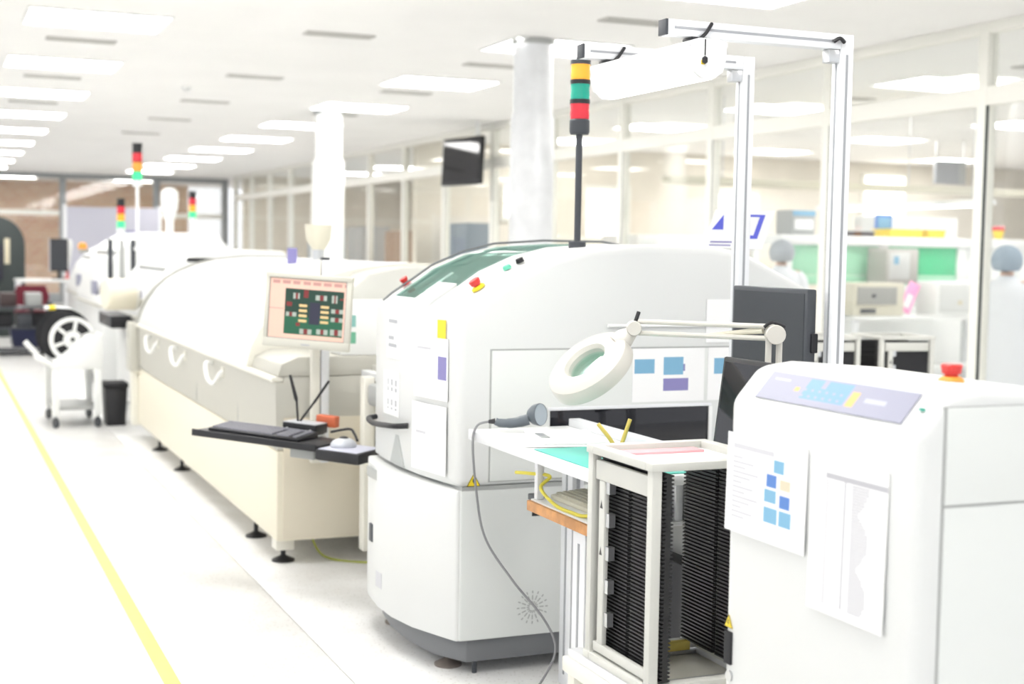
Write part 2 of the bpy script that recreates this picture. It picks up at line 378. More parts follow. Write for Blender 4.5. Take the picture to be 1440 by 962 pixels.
# side panels with dark joint lines
box('panel_joint', 1.655, 1.985, 1.9432, 1.950, .12, 1.236, greyp, t, b=0)
box('side_panel', 1.660, 1.985, 1.940, 1.949, 1.060, 1.234, cool, t, b=.002)
box('side_panel', 1.660, 1.985, 1.940, 1.949, .12, 1.055, cool, t, b=.002)
sl = math.atan2(.064, .073)
def cp(u, v):
    if .10 < v < .90:
        if .30 < u < .60:
            if v > .62 and not (.40 < u < .43): return 1
            if .2 < v <= .62 and not (int(v*14) in (4, 7) and int(u*60) % 3 == 0): return 1
        if .61 < u < .66 and .2 < v < .75: return 2
        if .235 < u < .265 and .42 < v < .6: return 2
        if .72 < u < .85 and .44 < v < .56: return 3
        if .05 < u < .16 and .72 < v < .80: return 3
    return 0
n_ = Vector((-.073, 0, .064)).normalized()
Mp = T(1.612+n_.x*.003, 2.245, 1.1987+n_.z*.003, R(-90), -sl)
sheet('control_panel', Mp, .475, .070, 60, 14, cp, [panelg, panelb, mat('orange_key', (.75, .38, .10), .4), mat('panel_letter', (.42, .42, .50), .4)], t, th=.002, label='lavender grey control panel with blue keypad')
box('status_lamp', 1.630, 1.636, 1.972, 1.984, 1.226, 1.231, green, t, b=.001)
e = estop(t, T(1.80, 2.10, 1.262), orange, .95)
def doc1(u, v):
    for a, b_, c, d, m in ((.60, .73, .70, .82, 2), (.52, .65, .56, .67, 1), (.69, .82, .54, .66, 4), (.51, .65, .39, .53, 2), (.69, .82, .38, .50, 1), (.51, .66, .20, .36, 2), (.69, .83, .19, .35, 2)):
        if a < u < b_ and c < v < d: return m
    if u < .47 and u > .08 and .12 < v < .80 and int(v*40) % 2 == 0 and (u < .2+.27*((int(v*40)*7) % 10)/10): return 3
    if .08 < u < .6 and .86 < v < .89: return 3
    return 0
sheet('instruction_sheet', T(1.5930, 2.415, .905, R(-90), R(-1.1)), .295, .212, 48, 40, doc1, [paper, inkb, inkc, inkl, inky], t, label='landscape sheet with seven small blue pictures')
def doc2(u, v):
    if .95 < v or v < .06: return 0
    if .20 < u < .25 and .05 < v < .9 and int(v*110) % 2: return 1
    if .45 < u < .47 and v < .92: return 1
    if .56 < u < .56+.22*(.4+.6*abs(math.sin(v*9))) and v < .88 and int(v*110) % 2: return 2
    if .88 < v < .92 and u > .2: return 1
    return 0
sheet('table_sheet', T(1.5920, 2.135, .810, R(-90), R(-1.0)), .235, .297, 40, 110, doc2, [paper, mat('faint_print', (.46, .46, .49), .7), mat('table_print', (.36, .36, .40), .7)], t, label='portrait sheet printed with a pale grey table')
triangle_sign(t, T(1.5978, 2.543, .690, R(-90)), .032)
box('power_socket', 1.594, 1.602, 2.528, 2.555, .610, .682, blackm, t, b=.002)
lathe('key_lock', [(0, 0), (.012, 0), (.012, .006), (0, .006)], steel, t, T(1.601, 2.535, .585, ry=R(-90)), 16)
# magazine platform reaching out of the cabinet
pl = box('platform', 1.55, 1.97, 2.585, 3.285, .385, .425, creamw, t, b=.004)
box('platform_rail', 1.56, 1.60, 2.60, 3.27, .425, .448, alu, pl); box('platform_rail', 1.90, 1.94, 2.60, 3.27, .425, .448, alu, pl)
for y in (2.70, 2.95, 3.2): box('cross_bar', 1.60, 1.90, y-.02, y+.02, .425, .438, steel, pl)
box('stop_bracket', 1.86, 1.875, 2.86, 2.95, .448, .476, brass, pl); box('stop_bar', 1.62, 1.86, 3.145, 3.160, .448, .475, brass, pl)
for x in (1.58, 1.94):
    for y in (2.62, 3.25): box('platform_leg', x-.02, x+.02, y-.02, y+.02, .0, .385, creamw, t)

# ------------------------------------------------------------------ magazines
def ribbed(x0, x1, y0, y1, z0, z1, n, d):
    p = []
    st = (z1-z0)/n
    for i in range(n):
        z = z0+i*st; p += [(x1, z), (x1+d, z+st*.15), (x1+d, z+st*.5), (x1, z+st*.65)]
    q = [(x0-(a-x1), b) for a, b in reversed(p)]
    return bprism(p+q, 'y', y0, y1)
def magazine(label, loc, rz, group, cat='magazine rack', ribs=52):
    t = thing('magazine_rack', label, cat, loc, rz, group=group, local=True)
    w, d, h = .345, .345, .555
    X0, X1, Y0, Y1 = -w/2, w/2, -d/2, d/2
    for x in (X0, X1-.026):
        for y in (Y0, Y1-.026): obj('post', bbox(x, x+.026, y, y+.026, 0, h-.018, .002), rackw, t, local=True)
    for nm, z in (('top_rail', h-.020), ('bottom_rail', 0)):
        for y in (Y0, Y1-.026): obj(nm, bbox(X0-.004, X1+.004, y-.004, y+.030, z, z+.020, .002), rackw, t, local=True)
        for x in (X0, X1-.026): obj(nm, bbox(x-.004, x+.030, Y0+.031, Y1-.031, z, z+.020, .002), rackw, t, local=True)
    for x in (X0+.034, X1-.062):
        obj('ribbed_wall', ribbed(x+.006, x+.020, Y0+.004, Y0+.165, .024, h-.026, ribs, .007), rib, t, local=True, smooth=False)
        obj('ribbed_wall', ribbed(x+.006, x+.020, Y0+.180, Y1-.004, .024, h-.026, ribs, .007), rib, t, local=True, smooth=False)
        obj('wall_spine', bbox(x+.010, x+.016, Y0+.165, Y0+.180, .024, h-.026), blackm, t, local=True)
    if ribs > 30:
        tp = obj('top_plate', bbox(X0+.030, X1-.030, Y0+.031, Y1-.031, h-.024, h-.018), white2, t, local=True)
        obj('pink_strip', bbox(X0+.035, X1-.06, Y1-.10, Y1-.045, h-.018, h-.012, .001), pink, tp, local=True)
        obj('plate_slot', bbox(X0+.10, X0+.17, Y0+.06, Y0+.075, h-.018, h-.0172), darkg, tp, local=True); obj('plate_slot', bbox(X0+.20, X0+.27, Y0+.09, Y0+.10, h-.018, h-.0172), darkg, tp, local=True)
        obj('brass_block', bbox(X1-.075, X1-.05, Y0+.06, Y0+.10, h-.018, h-.004, .002), brass, tp, local=True)
    else: obj('back_panel', bbox(X0+.022, X0+.030, Y0+.03, Y1-.03, .024, h-.026), blackm, t, local=True)
    g = obj('side_frame', bbox(X0+.006, X0+.020, Y0+.034, Y1-.034, h-.085, h-.035, .002), rackw, t, local=True)
    obj('frame_upright', bbox(X0+.006, X0+.020, Y1-.085, Y1-.055, .050, h-.085, .002), rackw, g, local=True)
    obj('frame_foot', bbox(X0+.006, X0+.020, Y0+.034, Y1-.034, .026, .050, .002), rackw, g, local=True)
    for k in range(5): obj('clip', bbox(X0+.010, X0+.028, Y1-.105, Y1-.086, .10+.085*k, .135+.085*k), steel, g, local=True)
    for k in range(2):
        b = bmesh.new(); zz = .40-.12*k
        b.faces.new([b.verts.new((X0+.0055, Y1-.070+a, zz+c)) for a, c in ((.008, 0), (-.008, 0), (-.004, .010), (0, .022), (.004, .010))]); obj('arrow_mark', b, black, g, local=True, smooth=False)
    return t
magazine('open aluminium magazine rack with black ribbed walls beside the loader cabinet', (1.742, 3.018, .449), 0, None)
# a trolley with two magazines near the glass partition
mt = thing('magazine_trolley', 'white trolley carrying black magazines near the glass partition', 'trolley', (5.25, 6.55, 0), R(-8))
c8 = Matrix.Translation((5.25, 6.55, 0)) @ Matrix.Rotation(R(-8), 4, 'Z')
def lb(nm, a, b, c, d, e, f, m, par, w=.004):
    q = bbox(a, b, c, d, e, f, w); q.transform(c8); return obj(nm, q, m, par)
lb('deck', -.72, .34, -.22, .22, .44, .49, white2, mt)
for x in (-.69, .31):
    for y in (-.19, .19):
        lg = lb('leg', x-.02, x+.02, y-.02, y+.02, .09, .44, white2, mt)
        obj('caster', blathe([(0, -.012), (.04, -.012), (.045, 0), (.04, .012), (0, .012)], 14, c8 @ T(x, y, .045, ry=R(90))), black, lg)
for k, x in enumerate((-.52, -.10)):
    p = c8 @ Vector((x-.02+.05*k, 0, .4905)); magazine(('black walled magazine rack at the end of the trolley by the printer' if k == 0 else 'black walled magazine rack at the open end of the trolley'), p, R(82), 'magazine racks on the trolley', ribs=18)

# ------------------------------------------------------------------ workbench with aluminium gantry
t = thing('workbench', 'aluminium framed workbench with overhead gantry beside the white printer', 'workbench', (2.1, 3.6, 0))
top = prism('bench_top', [(1.675, 3.245), (1.675, 4.29), (2.03, 4.29), (2.03, 3.45), (2.53, 3.45), (2.53, 2.95), (1.975, 2.95), (1.975, 3.245)], 'z', .872, .900, white2, t, b=.002)
box('edge_trim', 1.662, 1.675, 3.245, 4.29, .868, .902, alu, top)
box('under_rail', 1.84, 1.87, 3.30, 4.24, .835, .868, alu, t)
box('skirt_panel', 1.985, 2.40, 3.262, 3.276, .70, .868, white2, t)
box('under_rail', 2.40, 2.44, 3.0, 3.44, .80, .868, alu, t)
box('back_rail', 2.032, 2.075, 3.455, 4.29, .83, .925, alu, t)
for y_ in (.845, .87, .895): box('rail_groove', 2.0310, 2.0765, 3.46, 4.285, y_, y_+.005, alud, t, b=0)
for x, y in ((1.785, 3.635), (2.42, 3.05), (2.01, 4.20)):
    zt = .690 if y == 3.635 else .868
    lg = box('leg', x-.022, x+.022, y-.042, y+.042, .02, zt, alu, t)
    box('slot', x-.0235, x-.021, y-.006, y+.006, .06, zt-.05, alud, lg, b=0); box('slot', x-.006, x+.006, y-.0435, y-.041, .06, zt-.05, alud, lg, b=0)
    lathe('levelling_foot', [(0, 0), (.035, 0), (.03, .012), (.01, .02), (0, .02)], black, lg, T(x, y, 0), 14)
for y in (4.05, 3.51):
    po = box('gantry_post', 2.53, 2.575, y-.0225, y+.0225, .02, 2.16, alu, t, b=.002)
    box('slot', 2.548, 2.556, y-.0240, y-.0220, .1, 2.10, alud, po, b=0); box('slot', 2.5285, 2.5305, y-.004, y+.004, .1, 2.10, alud, po, b=0)
    ar = box('gantry_arm', 1.94, 2.53, y-.0225, y+.0225, 2.115, 2.16, alu, t, b=.002)
    box('slot', 1.96, 2.50, y-.0240, y-.0220, 2.134, 2.141, alud, ar, b=0)
    box('end_cap', 1.932, 1.940, y-.0225, y+.0225, 2.115, 2.16, darkg, ar, b=.001)
    box('corner_bracket', 2.49, 2.53, y-.018, y+.018, 2.075, 2.115, steel, ar, b=.004)
box('gantry_beam', 2.535, 2.57, 3.535, 4.025, 1.10, 1.14, alu, t)
tube('cable_clip', smooth_path([(2.50, 3.485, 2.135), (2.515, 3.475, 2.145), (2.535, 3.48, 2.135)], 5), .006, black, t, 8)
# lower shelf with keyboard
sh = box('shelf', 1.735, 2.02, 3.455, 3.93, .712, .726, white2, t)
box('wooden_edge', 1.722, 1.735, 3.455, 3.93, .690, .722, wood, sh)
for x, y in ((1.755, 3.91), (2.0, 3.91), (2.0, 3.475)): box('hanger', x-.012, x+.012, y-.012, y+.012, .726, .868, alu, sh)
box('back_panel', 2.022, 2.031, 3.30, 4.1, .60, .828, greyp, t)
box('drawer_slide', 1.80, 1.83, 3.93, 4.10, .69, .71, darkg, t)
# things on bench and shelf
def keyboard(label, loc, rz, m, mk, roll=0, w=.44, d=.145):
    t = thing('keyboard', label, 'keyboard', loc, 0, local=True); t.rotation_euler = (0, roll, rz)
    obj('case', bprism([(-d/2, 0), (d/2, 0), (d/2, .026), (-d/2, .014)], 'x', -w/2, w/2, .003), m, t, local=True)
    bm = bmesh.new()
    for r_ in range(6):
        y = -d/2+.014+r_*.0205+(.006 if r_ == 5 else 0)
        z = .014+(y+d/2)/d*.012
        n = 21
        for k in range(n):
            if k in (15, 19) and r_ < 5: continue
            if r_ == 0 and 4 < k < 9: continue
            x = -w/2+.012+k*(w-.024)/n
            bbox(x+.001, x+(w-.024)/n-.002, y, y+.016, z-.002, z+.007, bm=bm)
        if r_ == 0: bbox(-w/2+.012+5*(w-.024)/n, -w/2+.012+9*(w-.024)/n-.002, y, y+.016, z-.002, z+.007, bm=bm)
    obj('keys', bm, mk, t, local=True, kind='stuff', smooth=False)
    return t
keyboard('beige keyboard lying on the wooden edged shelf under the bench', (1.865, 3.685, .7265), R(90-180), beige, mat('beige_keys', (.55, .53, .43), .5))
obj('storage_box', bbox(1.945, 1.985, 3.50, 3.90, .7265, .785, .004), brown, None, label='dark brown box behind the beige keyboard', cat='box')
t = thing('spray_bottle', 'small white bottle standing on the brown box', 'bottle', (1.965, 3.86, .786))
lathe('bottle_body', [(0, 0), (.018, 0), (.02, .004), (.02, .045), (.010, .056), (.010, .062)], white2, t, T(1.965, 3.86, .786), 16); lathe('bottle_cap', [(.012, .062), (.012, .074), (0, .075)], white, t, T(1.965, 3.86, .786), 16)
obj('yellow_cable', btube(smooth_path([(1.71, 3.99, .80), (1.73, 3.93, .805), (1.78, 3.885, .80), (1.738, 3.86, .77), (1.742, 3.76, .7345), (1.745, 3.65, .731), (1.755, 3.57, .735), (1.80, 3.50, .765)], 8), .0055, 8), ywire, None, label='yellow cable looped over the shelf edge under the bench', cat='cable')
obj('bench_mat', bbox(1.682, 2.0, 3.262, 3.79, .9004, .9034, .001), teal, None, label='green anti-static mat lying on the bench', cat='mat')
def lines(u, v): return 1 if (.12 < u < .85 and .1 < v < .9 and int(v*34) % 3 == 0) else 0
for nm, x, y, rz, z, lab in (('paper_sheet', 1.79, 3.96, 80, .9022, 'white printed sheet lying at the bench edge by the scanner'), ('document_folder', 1.875, 3.98, 78, .905, 'white document folder lying on top of the loose sheet')):
    if nm == 'paper_sheet': sheet(nm, Matrix.Translation((x, y, z)) @ Matrix.Rotation(R(rz-180), 4, 'Z') @ Matrix.Rotation(R(-90), 4, 'X') @ Matrix.Translation((0, -.0012, -.105)), .297, .21, 20, 34, lines, [paper, inkl], None, label=lab, cat='paper')
    else:
        f = thing(nm, lab, 'folder', (x, y, z-.0018)); b = bbox(-.15, .15, -.105, .105, 0, .008, .002); b.transform(T(x, y, z-.0018, R(rz))); obj('cover', b, paper, f)
        b = bbox(-.05, .05, .060, .090, .0075, .0115, .002); b.transform(T(x, y, z-.0018, R(rz))); obj('clip', b, steel, f)
t = thing('tape_roll', 'roll of pale tape on the green mat', 'tape', (1.855, 3.60, .9036))
lathe('tape', [(.028, 0), (.044, 0), (.045, .002), (.045, .018), (.044, .020), (.028, .020), (.028, 0)], mat('masking_tape', (.74, .71, .58), .6), t, T(1.855, 3.60, .9036), 28)
lathe('core', [(.026, 0), (.028, 0), (.028, .020), (.026, .020), (.026, 0)], white2, t, T(1.855, 3.60, .9036), 28)
t = thing('pliers', 'pair of brass yellow handled pliers splayed open on the bench mat', 'pliers', (1.775, 3.42, .9036))
p0 = Vector((1.775, 3.42, .935))
tube('handle', smooth_path([p0, p0+Vector((-.018, .012, .04)), p0+Vector((-.050, .030, .085))], 5), [.004]+[.006]*10, brass, t, 8)
tube('handle', smooth_path([p0, p0+Vector((.012, -.004, .04)), p0+Vector((.030, -.010, .100))], 5), [.004]+[.006]*10, brass, t, 8)
tube('jaw', [p0+Vector((0, 0, .004)), p0+Vector((0, 0, -.012)), p0+Vector((0, 0, -.0312))], [.009, .009, .003], steel, t, 10)
obj('pink_pad', bbox(1.99, 2.30, 3.335, 3.445, .9005, .908, .001), pink, None, label='pink sheet pad on the bench behind the magazine rack', cat='pad')
obj('white_card', bbox(1.99, 2.24, 3.02, 3.33, .9005, .906, .001), paper, None, label='white card lying on the bench between mat and dark screen', cat='card')
# barcode scanner
t = thing('barcode_scanner', 'grey hand-held barcode scanner lying on the bench papers', 'scanner', (1.85, 4.20, .913))
q0 = Vector((1.80, 4.19, .928)); dv = Vector((.921, -.389, 0)); up = Vector((0, 0, 1)); fw = Vector((.389, .919, 0))
tube('grip', smooth_path([q0-dv*.075+up*.006, q0-dv*.055, q0-dv*.01+up*.002, q0+dv*.035+up*.014], 5), [.013]*4+[.015]*4+[.017]*4+[.019]*4, gunm, t, 12)
Mh = Matrix.Translation(q0+dv*.060+up*.030) @ Vector((0, 0, 1)).rotation_difference((dv*.80+up*.10-fw*.60).normalized()).to_matrix().to_4x4()
lathe('scan_head', [(0, -.028), (.022, -.024), (.034, -.006), (.038, .016), (.036, .020)], gunm, t, Mh, 20)
lathe('scan_window', [(.036, .0185), (.020, .017), (0, .0165)], mat('scanner_glass', (.35, .40, .44), .12), t, Mh, 20)
tube('cable_boot', [q0-dv*.075+up*.006, q0-dv*.098+up*.004], [.010, .006], black, t, 10)
obj('scanner_cable', btube(smooth_path([q0-dv*.099+up*.004, (1.672, 4.235, .918), (1.652, 4.22, .86), (1.66, 4.20, .70), (1.69, 4.19, .55), (1.76, 4.12, .42), (1.83, 4.02, .31), (1.85, 3.97, .22), (1.80, 3.97, .12), (1.74, 3.98, .04), (1.76, 3.92, .008), (1.84, 3.82, .005)], 9), .0042, 8), mat('grey_cable', (.22, .22, .23), .5), None, label='grey scanner cable drooping from the bench edge to the floor', cat='cable')
# screens on the bench
def flat_screen(name, label, M, w, h, m, frame, stand=None, parts=None):
    t = thing(name, label, 'monitor', M.translation, 0)
    b = bbox(-w/2, w/2, 0, .035, 0, h, .006); b.transform(M); obj('casing', b, frame, t)
    b = bbox(-w/2+.014, w/2-.014, -.0015, .003, .022, h-.014, 0); b.transform(M); obj('screen', b, m, t)
    if stand:
        b = bbox(-.03, .03, .035, .055, stand, h*.6, .004); b.transform(M); obj('neck', b, frame, t)
    return t
t = flat_screen('bench_monitor', 'dark flat monitor hung between the gantry posts', T(2.475, 3.755, 1.085, R(-90)), .425, .31, slate, darkg)
b = bbox(2.508, 2.53, 3.72, 3.79, 1.105, 1.30, .003); obj('mount_bracket', b, black, t); b = bbox(2.49, 2.512, 3.533, 3.548, 1.20, 1.26, .003); obj('mount_knob', b, black, t)
t = flat_screen('slim_monitor', 'black slim monitor standing tilted behind the loader cabinet', T(2.012, 3.15, .955, R(-90), R(-7)), .33, .262, gloss, black)
box('stand_foot', 2.03, 2.14, 3.09, 3.21, .9062, .918, black, t); b = bbox(2.045, 2.075, 3.13, 3.17, .918, 1.08, .004); obj('stand_neck', b, black, t)
# luminaire under the gantry
t = thing('bench_luminaire', 'long white lit luminaire hanging from the gantry arms', 'lamp', (2.04, 3.75, 1.985))
pf = [(1.985, 2.082), (1.985, 2.050), (1.995, 2.012), (2.020, 1.992), (2.060, 1.992), (2.085, 2.012), (2.095, 2.050), (2.095, 2.082)]
prism('tube_cover', pf, 'y', 3.445, 4.055, lampb, t)
prism('housing', [(1.98, 2.082), (2.10, 2.082), (2.10, 2.094), (2.07, 2.104), (2.01, 2.104), (1.98, 2.094)], 'y', 3.43, 4.07, white2, t)
for y0, y1 in ((3.430, 3.445), (4.055, 4.07)): prism('end_plate', [(a+(0 if abs(a-2.04) < .035 else (.003 if a > 2.04 else -.003)), z) for a, z in pf], 'y', y0, y1, white2, t, b=.002)
for y in (3.51, 4.05):
    h = box('hook_clip', 2.015, 2.065, y-.03, y+.03, 2.104, 2.1145, black, t); tube('hook', smooth_path([(2.04, y-.03, 2.11), (2.055, y-.034, 2.125), (2.07, y-.032, 2.145), (2.078, y-.028, 2.155)], 5), .0055, black, h, 8)
tube('pull_switch', [(2.025, 3.425, 2.10), (2.023, 3.422, 2.055)], .002, black, t, 6); lathe('switch_bob', [(0, 2.030), (.008, 2.035), (.008, 2.048), (0, 2.054)], black, t, T(2.023, 3.422, 0), 10)
box('type_label', 2.015, 2.028, 3.4285, 3.4302, 2.030, 2.042, yellow, t, b=0)
# magnifier lamp
t = thing('magnifier_lamp', 'white ring magnifier lamp on a jointed arm over the bench', 'lamp', (2.2, 3.3, .9))
nv = Vector((-.66, -.147, .735)).normalized(); mj = Vector((.724, -.262, .632)); mj = (mj-nv*mj.dot(nv)).normalized()
hc = Vector((1.795, 3.66, 1.165))
q = Vector((0, 0, 1)).rotation_difference(nv); Mr = Matrix.Translation(hc) @ q.to_matrix().to_4x4()
lamphead = mat('warm_white_plastic', (.60, .58, .53), .35)
lathe('ring_head', [(.062, .010), (.070, .022), (.116, .020), (.130, .010), (.134, -.008), (.132, -.034), (.122, -.040), (.074, -.040), (.062, -.034), (.062, .010)], lamphead, t, Mr, 40)
lathe('lens', [(0, .002), (.030, .000), (.063, -.004), (.063, -.010), (.03, -.014), (0, -.016)], glens, t, Mr, 32)
jp = hc+mj*.168
b = btube([hc+mj*.108+nv*-.004, hc+mj*.135, jp], [.034, .030, .016], 14); obj('head_bracket', b, lamphead, t)
lathe('tilt_knob', [(0, -.030), (.020, -.030), (.022, -.026), (.022, .026), (.020, .030), (0, .030)], lamphead, t, Matrix.Translation(jp+Vector((0, 0, .008))) @ T(0, 0, 0, rx=R(90), rz=R(-25)), 18)
lathe('wing_screw', [(0, 0), (.006, 0), (.006, .03), (0, .03)], black, t, Matrix.Translation(jp+Vector((.005, 0, .028))) @ T(0, 0, 0, ry=R(20)), 10)
el = Vector((2.2, 3.3, 1.275))
for dz, nm in ((.016, 'upper_rod'), (-.018, 'lower_rod')): tube(nm, [jp+Vector((.01, -.01, dz+.012)), el+Vector((-.012, .012, dz+.006))], .0075, lamphead, t, 10)
tube('spring_cover', [el+Vector((-.13, .17, -.012)), el+Vector((-.02, .03, .010))], [.004, .010], beige, t, 10)
lathe('elbow', [(0, -.025), (.026, -.025), (.028, -.02), (.028, .02), (.026, .025), (0, .025)], lamphead, t, Matrix.Translation(el) @ T(0, 0, 0, rx=R(90), rz=R(-25)), 18)
tube('elbow_knob', smooth_path([el+Vector((-.03, .01, .02)), el+Vector((-.01, 0, .034)), el+Vector((.025, -.012, .022))], 5), .005, black, t, 8)
for dx, nm in ((.012, 'front_rod'), (-.016, 'rear_rod')): tube(nm, [el+Vector((dx, -dx*.4, -.01)), Vector((2.2+dx, 3.3-dx*.4, .965))], .009, lamphead, t, 10)
box('swivel_block', 2.172, 2.228, 3.275, 3.325, .93, .968, lamphead, t, b=.005); lathe('clamp_base', [(0, .909), (.05, .909), (.05, .922), (.018, .93), (0, .93)], greyp, t, T(2.2, 3.3, 0), 20)
t = thing('computer_case', 'black computer case standing under the bench', 'computer', (2.02, 3.35, 0))
box('case_body', 1.96, 2.16, 3.34, 3.80, .0, .62, black, t, b=.006); box('front_bezel', 1.965, 2.155, 3.325, 3.34, .01, .61, darkg, t); box('drive_door', 1.98, 2.14, 3.32, 3.326, .48, .54, blackm, t); box('badge', 1.98, 2.06, 3.321, 3.325, .565, .585, inkb, t, b=0)

# ------------------------------------------------------------------ solder paste printer (large white machine)
t = thing('stencil_printer', 'large white machine with curved tinted hood and tall tower light', 'machine', (2.4, 4.9, 0))
hood = [(1.70, 1.275), (1.735, 1.305), (1.80, 1.348), (1.906, 1.420), (2.04, 1.478), (2.18, 1.512), (2.40, 1.528), (2.677, 1.528), (2.83, 1.505), (3.14, 1.36)]
cheek = [(1.685, .672), (1.680, 1.18), (1.685, 1.25)]+hood+[(3.14, .672)]
prism('side_cheek', cheek, 'y', 4.445, 4.86, white, t, b=.032, seg=4)
prism('rear_body', [(1.76, .672), (1.76, 1.262), (1.90, 1.30), (2.30, 1.45), (2.68, 1.50), (3.13, 1.35), (3.13, .672)], 'y', 4.862, 5.33, white, t, b=.004)
prism('far_cheek', cheek, 'y', 5.332, 5.385, white, t, b=.012, seg=3)
hp = [(1.712, 1.278)]+hood[1:8]
hw = prism('hood_window', hp+[(a+.004, z-.012) for a, z in reversed(hp)], 'y', 4.862, 5.330, glt, t, label='tinted curved hood window')
rim = btube([(a-.004, 5.345, z+.014) for a, z in hood[:9]], .0045, 8); obj('window_seal', rim, steelg, hw)
btm = bprism([(1.705, 1.262), (1.70, 1.279), (1.735, 1.309), (1.75, 1.29)], 'y', 4.862, 5.33); obj('hood_lip', btm, white2, hw)
prism('corner_filler', [(1.700, 1.262), (1.702, 1.280), (1.735, 1.310), (1.80, 1.352), (1.83, 1.372), (1.83, 1.262)], 'y', 4.861, 5.06, white, t)
prism('support_rib', [(1.80, 1.315), (1.80, 1.338), (1.906, 1.408), (1.93, 1.39)], 'y', 5.10, 5.13, white2, hw)
plan = [(1.700, 4.470), (1.672, 4.60), (1.650, 4.75), (1.640, 4.95), (1.645, 5.15), (1.665, 5.335), (1.76, 5.34), (1.76, 4.470)]
fp = prism('front_panel', plan, 'z', .674, 1.272, white, t, b=.008, seg=2)
plan2 = [(1.690, 4.455), (1.655, 4.545), (1.605, 4.68), (1.578, 4.84), (1.575, 5.0), (1.598, 5.2), (1.64, 5.345), (1.76, 5.36), (1.76, 4.455)]
prism('front_door', plan2, 'z', .130, .662, white, t, b=.008, seg=2)
box('lower_cabinet', 1.700, 3.13, 4.447, 5.37, .130, .664, cool, t, b=.010)
prism('plinth', [(1.735, 4.465), (1.66, 4.60), (1.63, 4.80), (1.63, 5.0), (1.66, 5.2), (1.72, 5.33), (3.08, 5.33), (3.08, 4.465)], 'z', .050, .130, steelg, t, b=.004)
box('joint_strip', 1.705, 3.12, 4.452, 5.36, .660, .676, greyp, t, b=0)
for x, y, r in ((1.725, 4.62, .05), (1.73, 5.22, .05), (3.0, 4.55, .05), (3.0, 5.25, .05)): foot(t, x, y, .052, r, mat('rusty_steel', (.20, .17, .15), .6))
tube('jack_bolt', [(1.78, 4.50, .0), (1.78, 4.50, .052)], .009, darkg, t, 10)
# inset side panel
box('panel_gap', 1.800, 3.09, 4.4440, 4.450, .690, 1.156, greyp, t, b=0)
sp = box('side_panel', 1.806, 3.085, 4.440, 4.449, .693, 1.150, cool, t, b=.003)
box('conveyor_window', 2.03, 2.675, 4.4365, 4.445, .80, .935, gloss, sp, b=.001, label='black glossy conveyor window')
box('window_rail', 2.02, 2.685, 4.428, 4.440, .935, .947, alu, sp); box('window_post', 2.675, 2.69, 4.430, 4.440, .80, .935, white2, sp)
def docp(k):
    def fn(u, v):
        for a, b_, c, d, m in k:
            if a < u < b_ and c < v < d: return m
        return 0
    return fn
sheet('notice_sheet', T(2.505, 4.4385, .955), .30, .196, 40, 30, docp([(.03, .30, .52, .80, 1), (.03, .2, .6, .72, 2), (.42, .70, .50, .84, 1), (.55, .72, .55, .70, 3), (.42, .78, .20, .44, 3), (.5, .7, .34, .40, 4)]), [paper, inkc, inkgr, inkv, inkb], sp, label='sheet with green and violet pictures')
sheet('notice_sheet', T(2.80, 4.4385, .955), .26, .196, 40, 30, docp([(.10, .40, .50, .80, 1), (.30, .45, .55, .7, 2), (.28, .36, .55, .65, 3)]), [paper, inkc, inkgr, inky], sp, label='sheet with a blue and green picture')
box('upper_notice', 2.66, 3.02, 4.4405, 4.4445, 1.17, 1.33, paper, t, b=0)
tube('notice_rail', [(2.25, 4.436, 1.235), (2.98, 4.436, 1.235)], .006, white2, t, 8)
# vent of radial slots
bm = bmesh.new()
for k in range(16):
    a = R(360/16*k)
    for r0, r1 in ((.012, .022), (.027, .044), (.050, .060)):
        d = Vector((math.cos(a), 0, math.sin(a))); s = Vector((-math.sin(a), 0, math.cos(a)))*.0022
        c = Vector((1.978, 4.4462, .232)); bm.faces.new([bm.verts.new(c+d*r0-s), bm.verts.new(c+d*r1-s), bm.verts.new(c+d*r1+s), bm.verts.new(c+d*r0+s)])
obj('vent_slots', bm, greyp, t, smooth=False, label='star shaped ring of vent slots')
triangle_sign(t, T(1.745, 4.4432, .678), .052)
box('access_slot', 1.97, 2.02, 4.4452, 4.449, .56, .585, black, t, b=0)
# controls on the cheek
estop(t, T(1.815, 4.60, 1.362, ry=R(-35)), yellow)
b = lathe('green_button', [(0, 0), (.016, 0), (.016, .008), (.013, .014), (0, .014)], mat('green_button', (.15, .60, .42), .4), t, T(1.925, 4.60, 1.432, ry=R(-26)), 14); lathe('black_switch', [(0, 0), (.016, 0), (.014, .016), (0, .018)], black, t, T(1.975, 4.60, 1.456, ry=R(-24)), 14)
estop(t, T(1.80, 5.36, 1.356, ry=R(-35)), red, .8)
tower(t, 2.205, 4.61, 1.508, 1.925, .037, [redl, green, amber], darkg)
# front panel furniture; the panel faces -x
q = bbox(-.027, .027, 0, .0015, 0, .125); q.transform(T(1.6705, 4.585, 1.125, R(-78))); obj('yellow_sticker', q, yellow, fp, label='yellow vertical sticker')
A0 = R(-90+9)
sheet('taped_sheet', T(1.657, 4.655, .965, A0), .25, .22, 24, 24, docp([(.70, .95, .34, .72, 1), (.72, .9, .6, .7, 2), (.08, .5, .8, .83, 2), (.08, .42, .7, .72, 2)]), [paper, inkv, inkl], fp, label='taped sheet with a violet picture')
sheet('taped_sheet', T(1.655, 4.665, .700, A0), .255, .245, 24, 24, docp([(.12, .4, .55, .57, 1), (.12, .5, .45, .46, 1), (.12, .9, .3, .31, 1)]), [paper, inkl], fp, label='blank looking taped sheet')
sheet('maker_plate', T(1.6385, 5.03, 1.08, R(-90)), .16, .17, 24, 24, docp([(.12, .8, .78, .86, 1), (.12, .55, .40, .48, 1), (.12, .75, .26, .32, 1)]), [white2, inkg], fp, label='name plate with grey lettering')
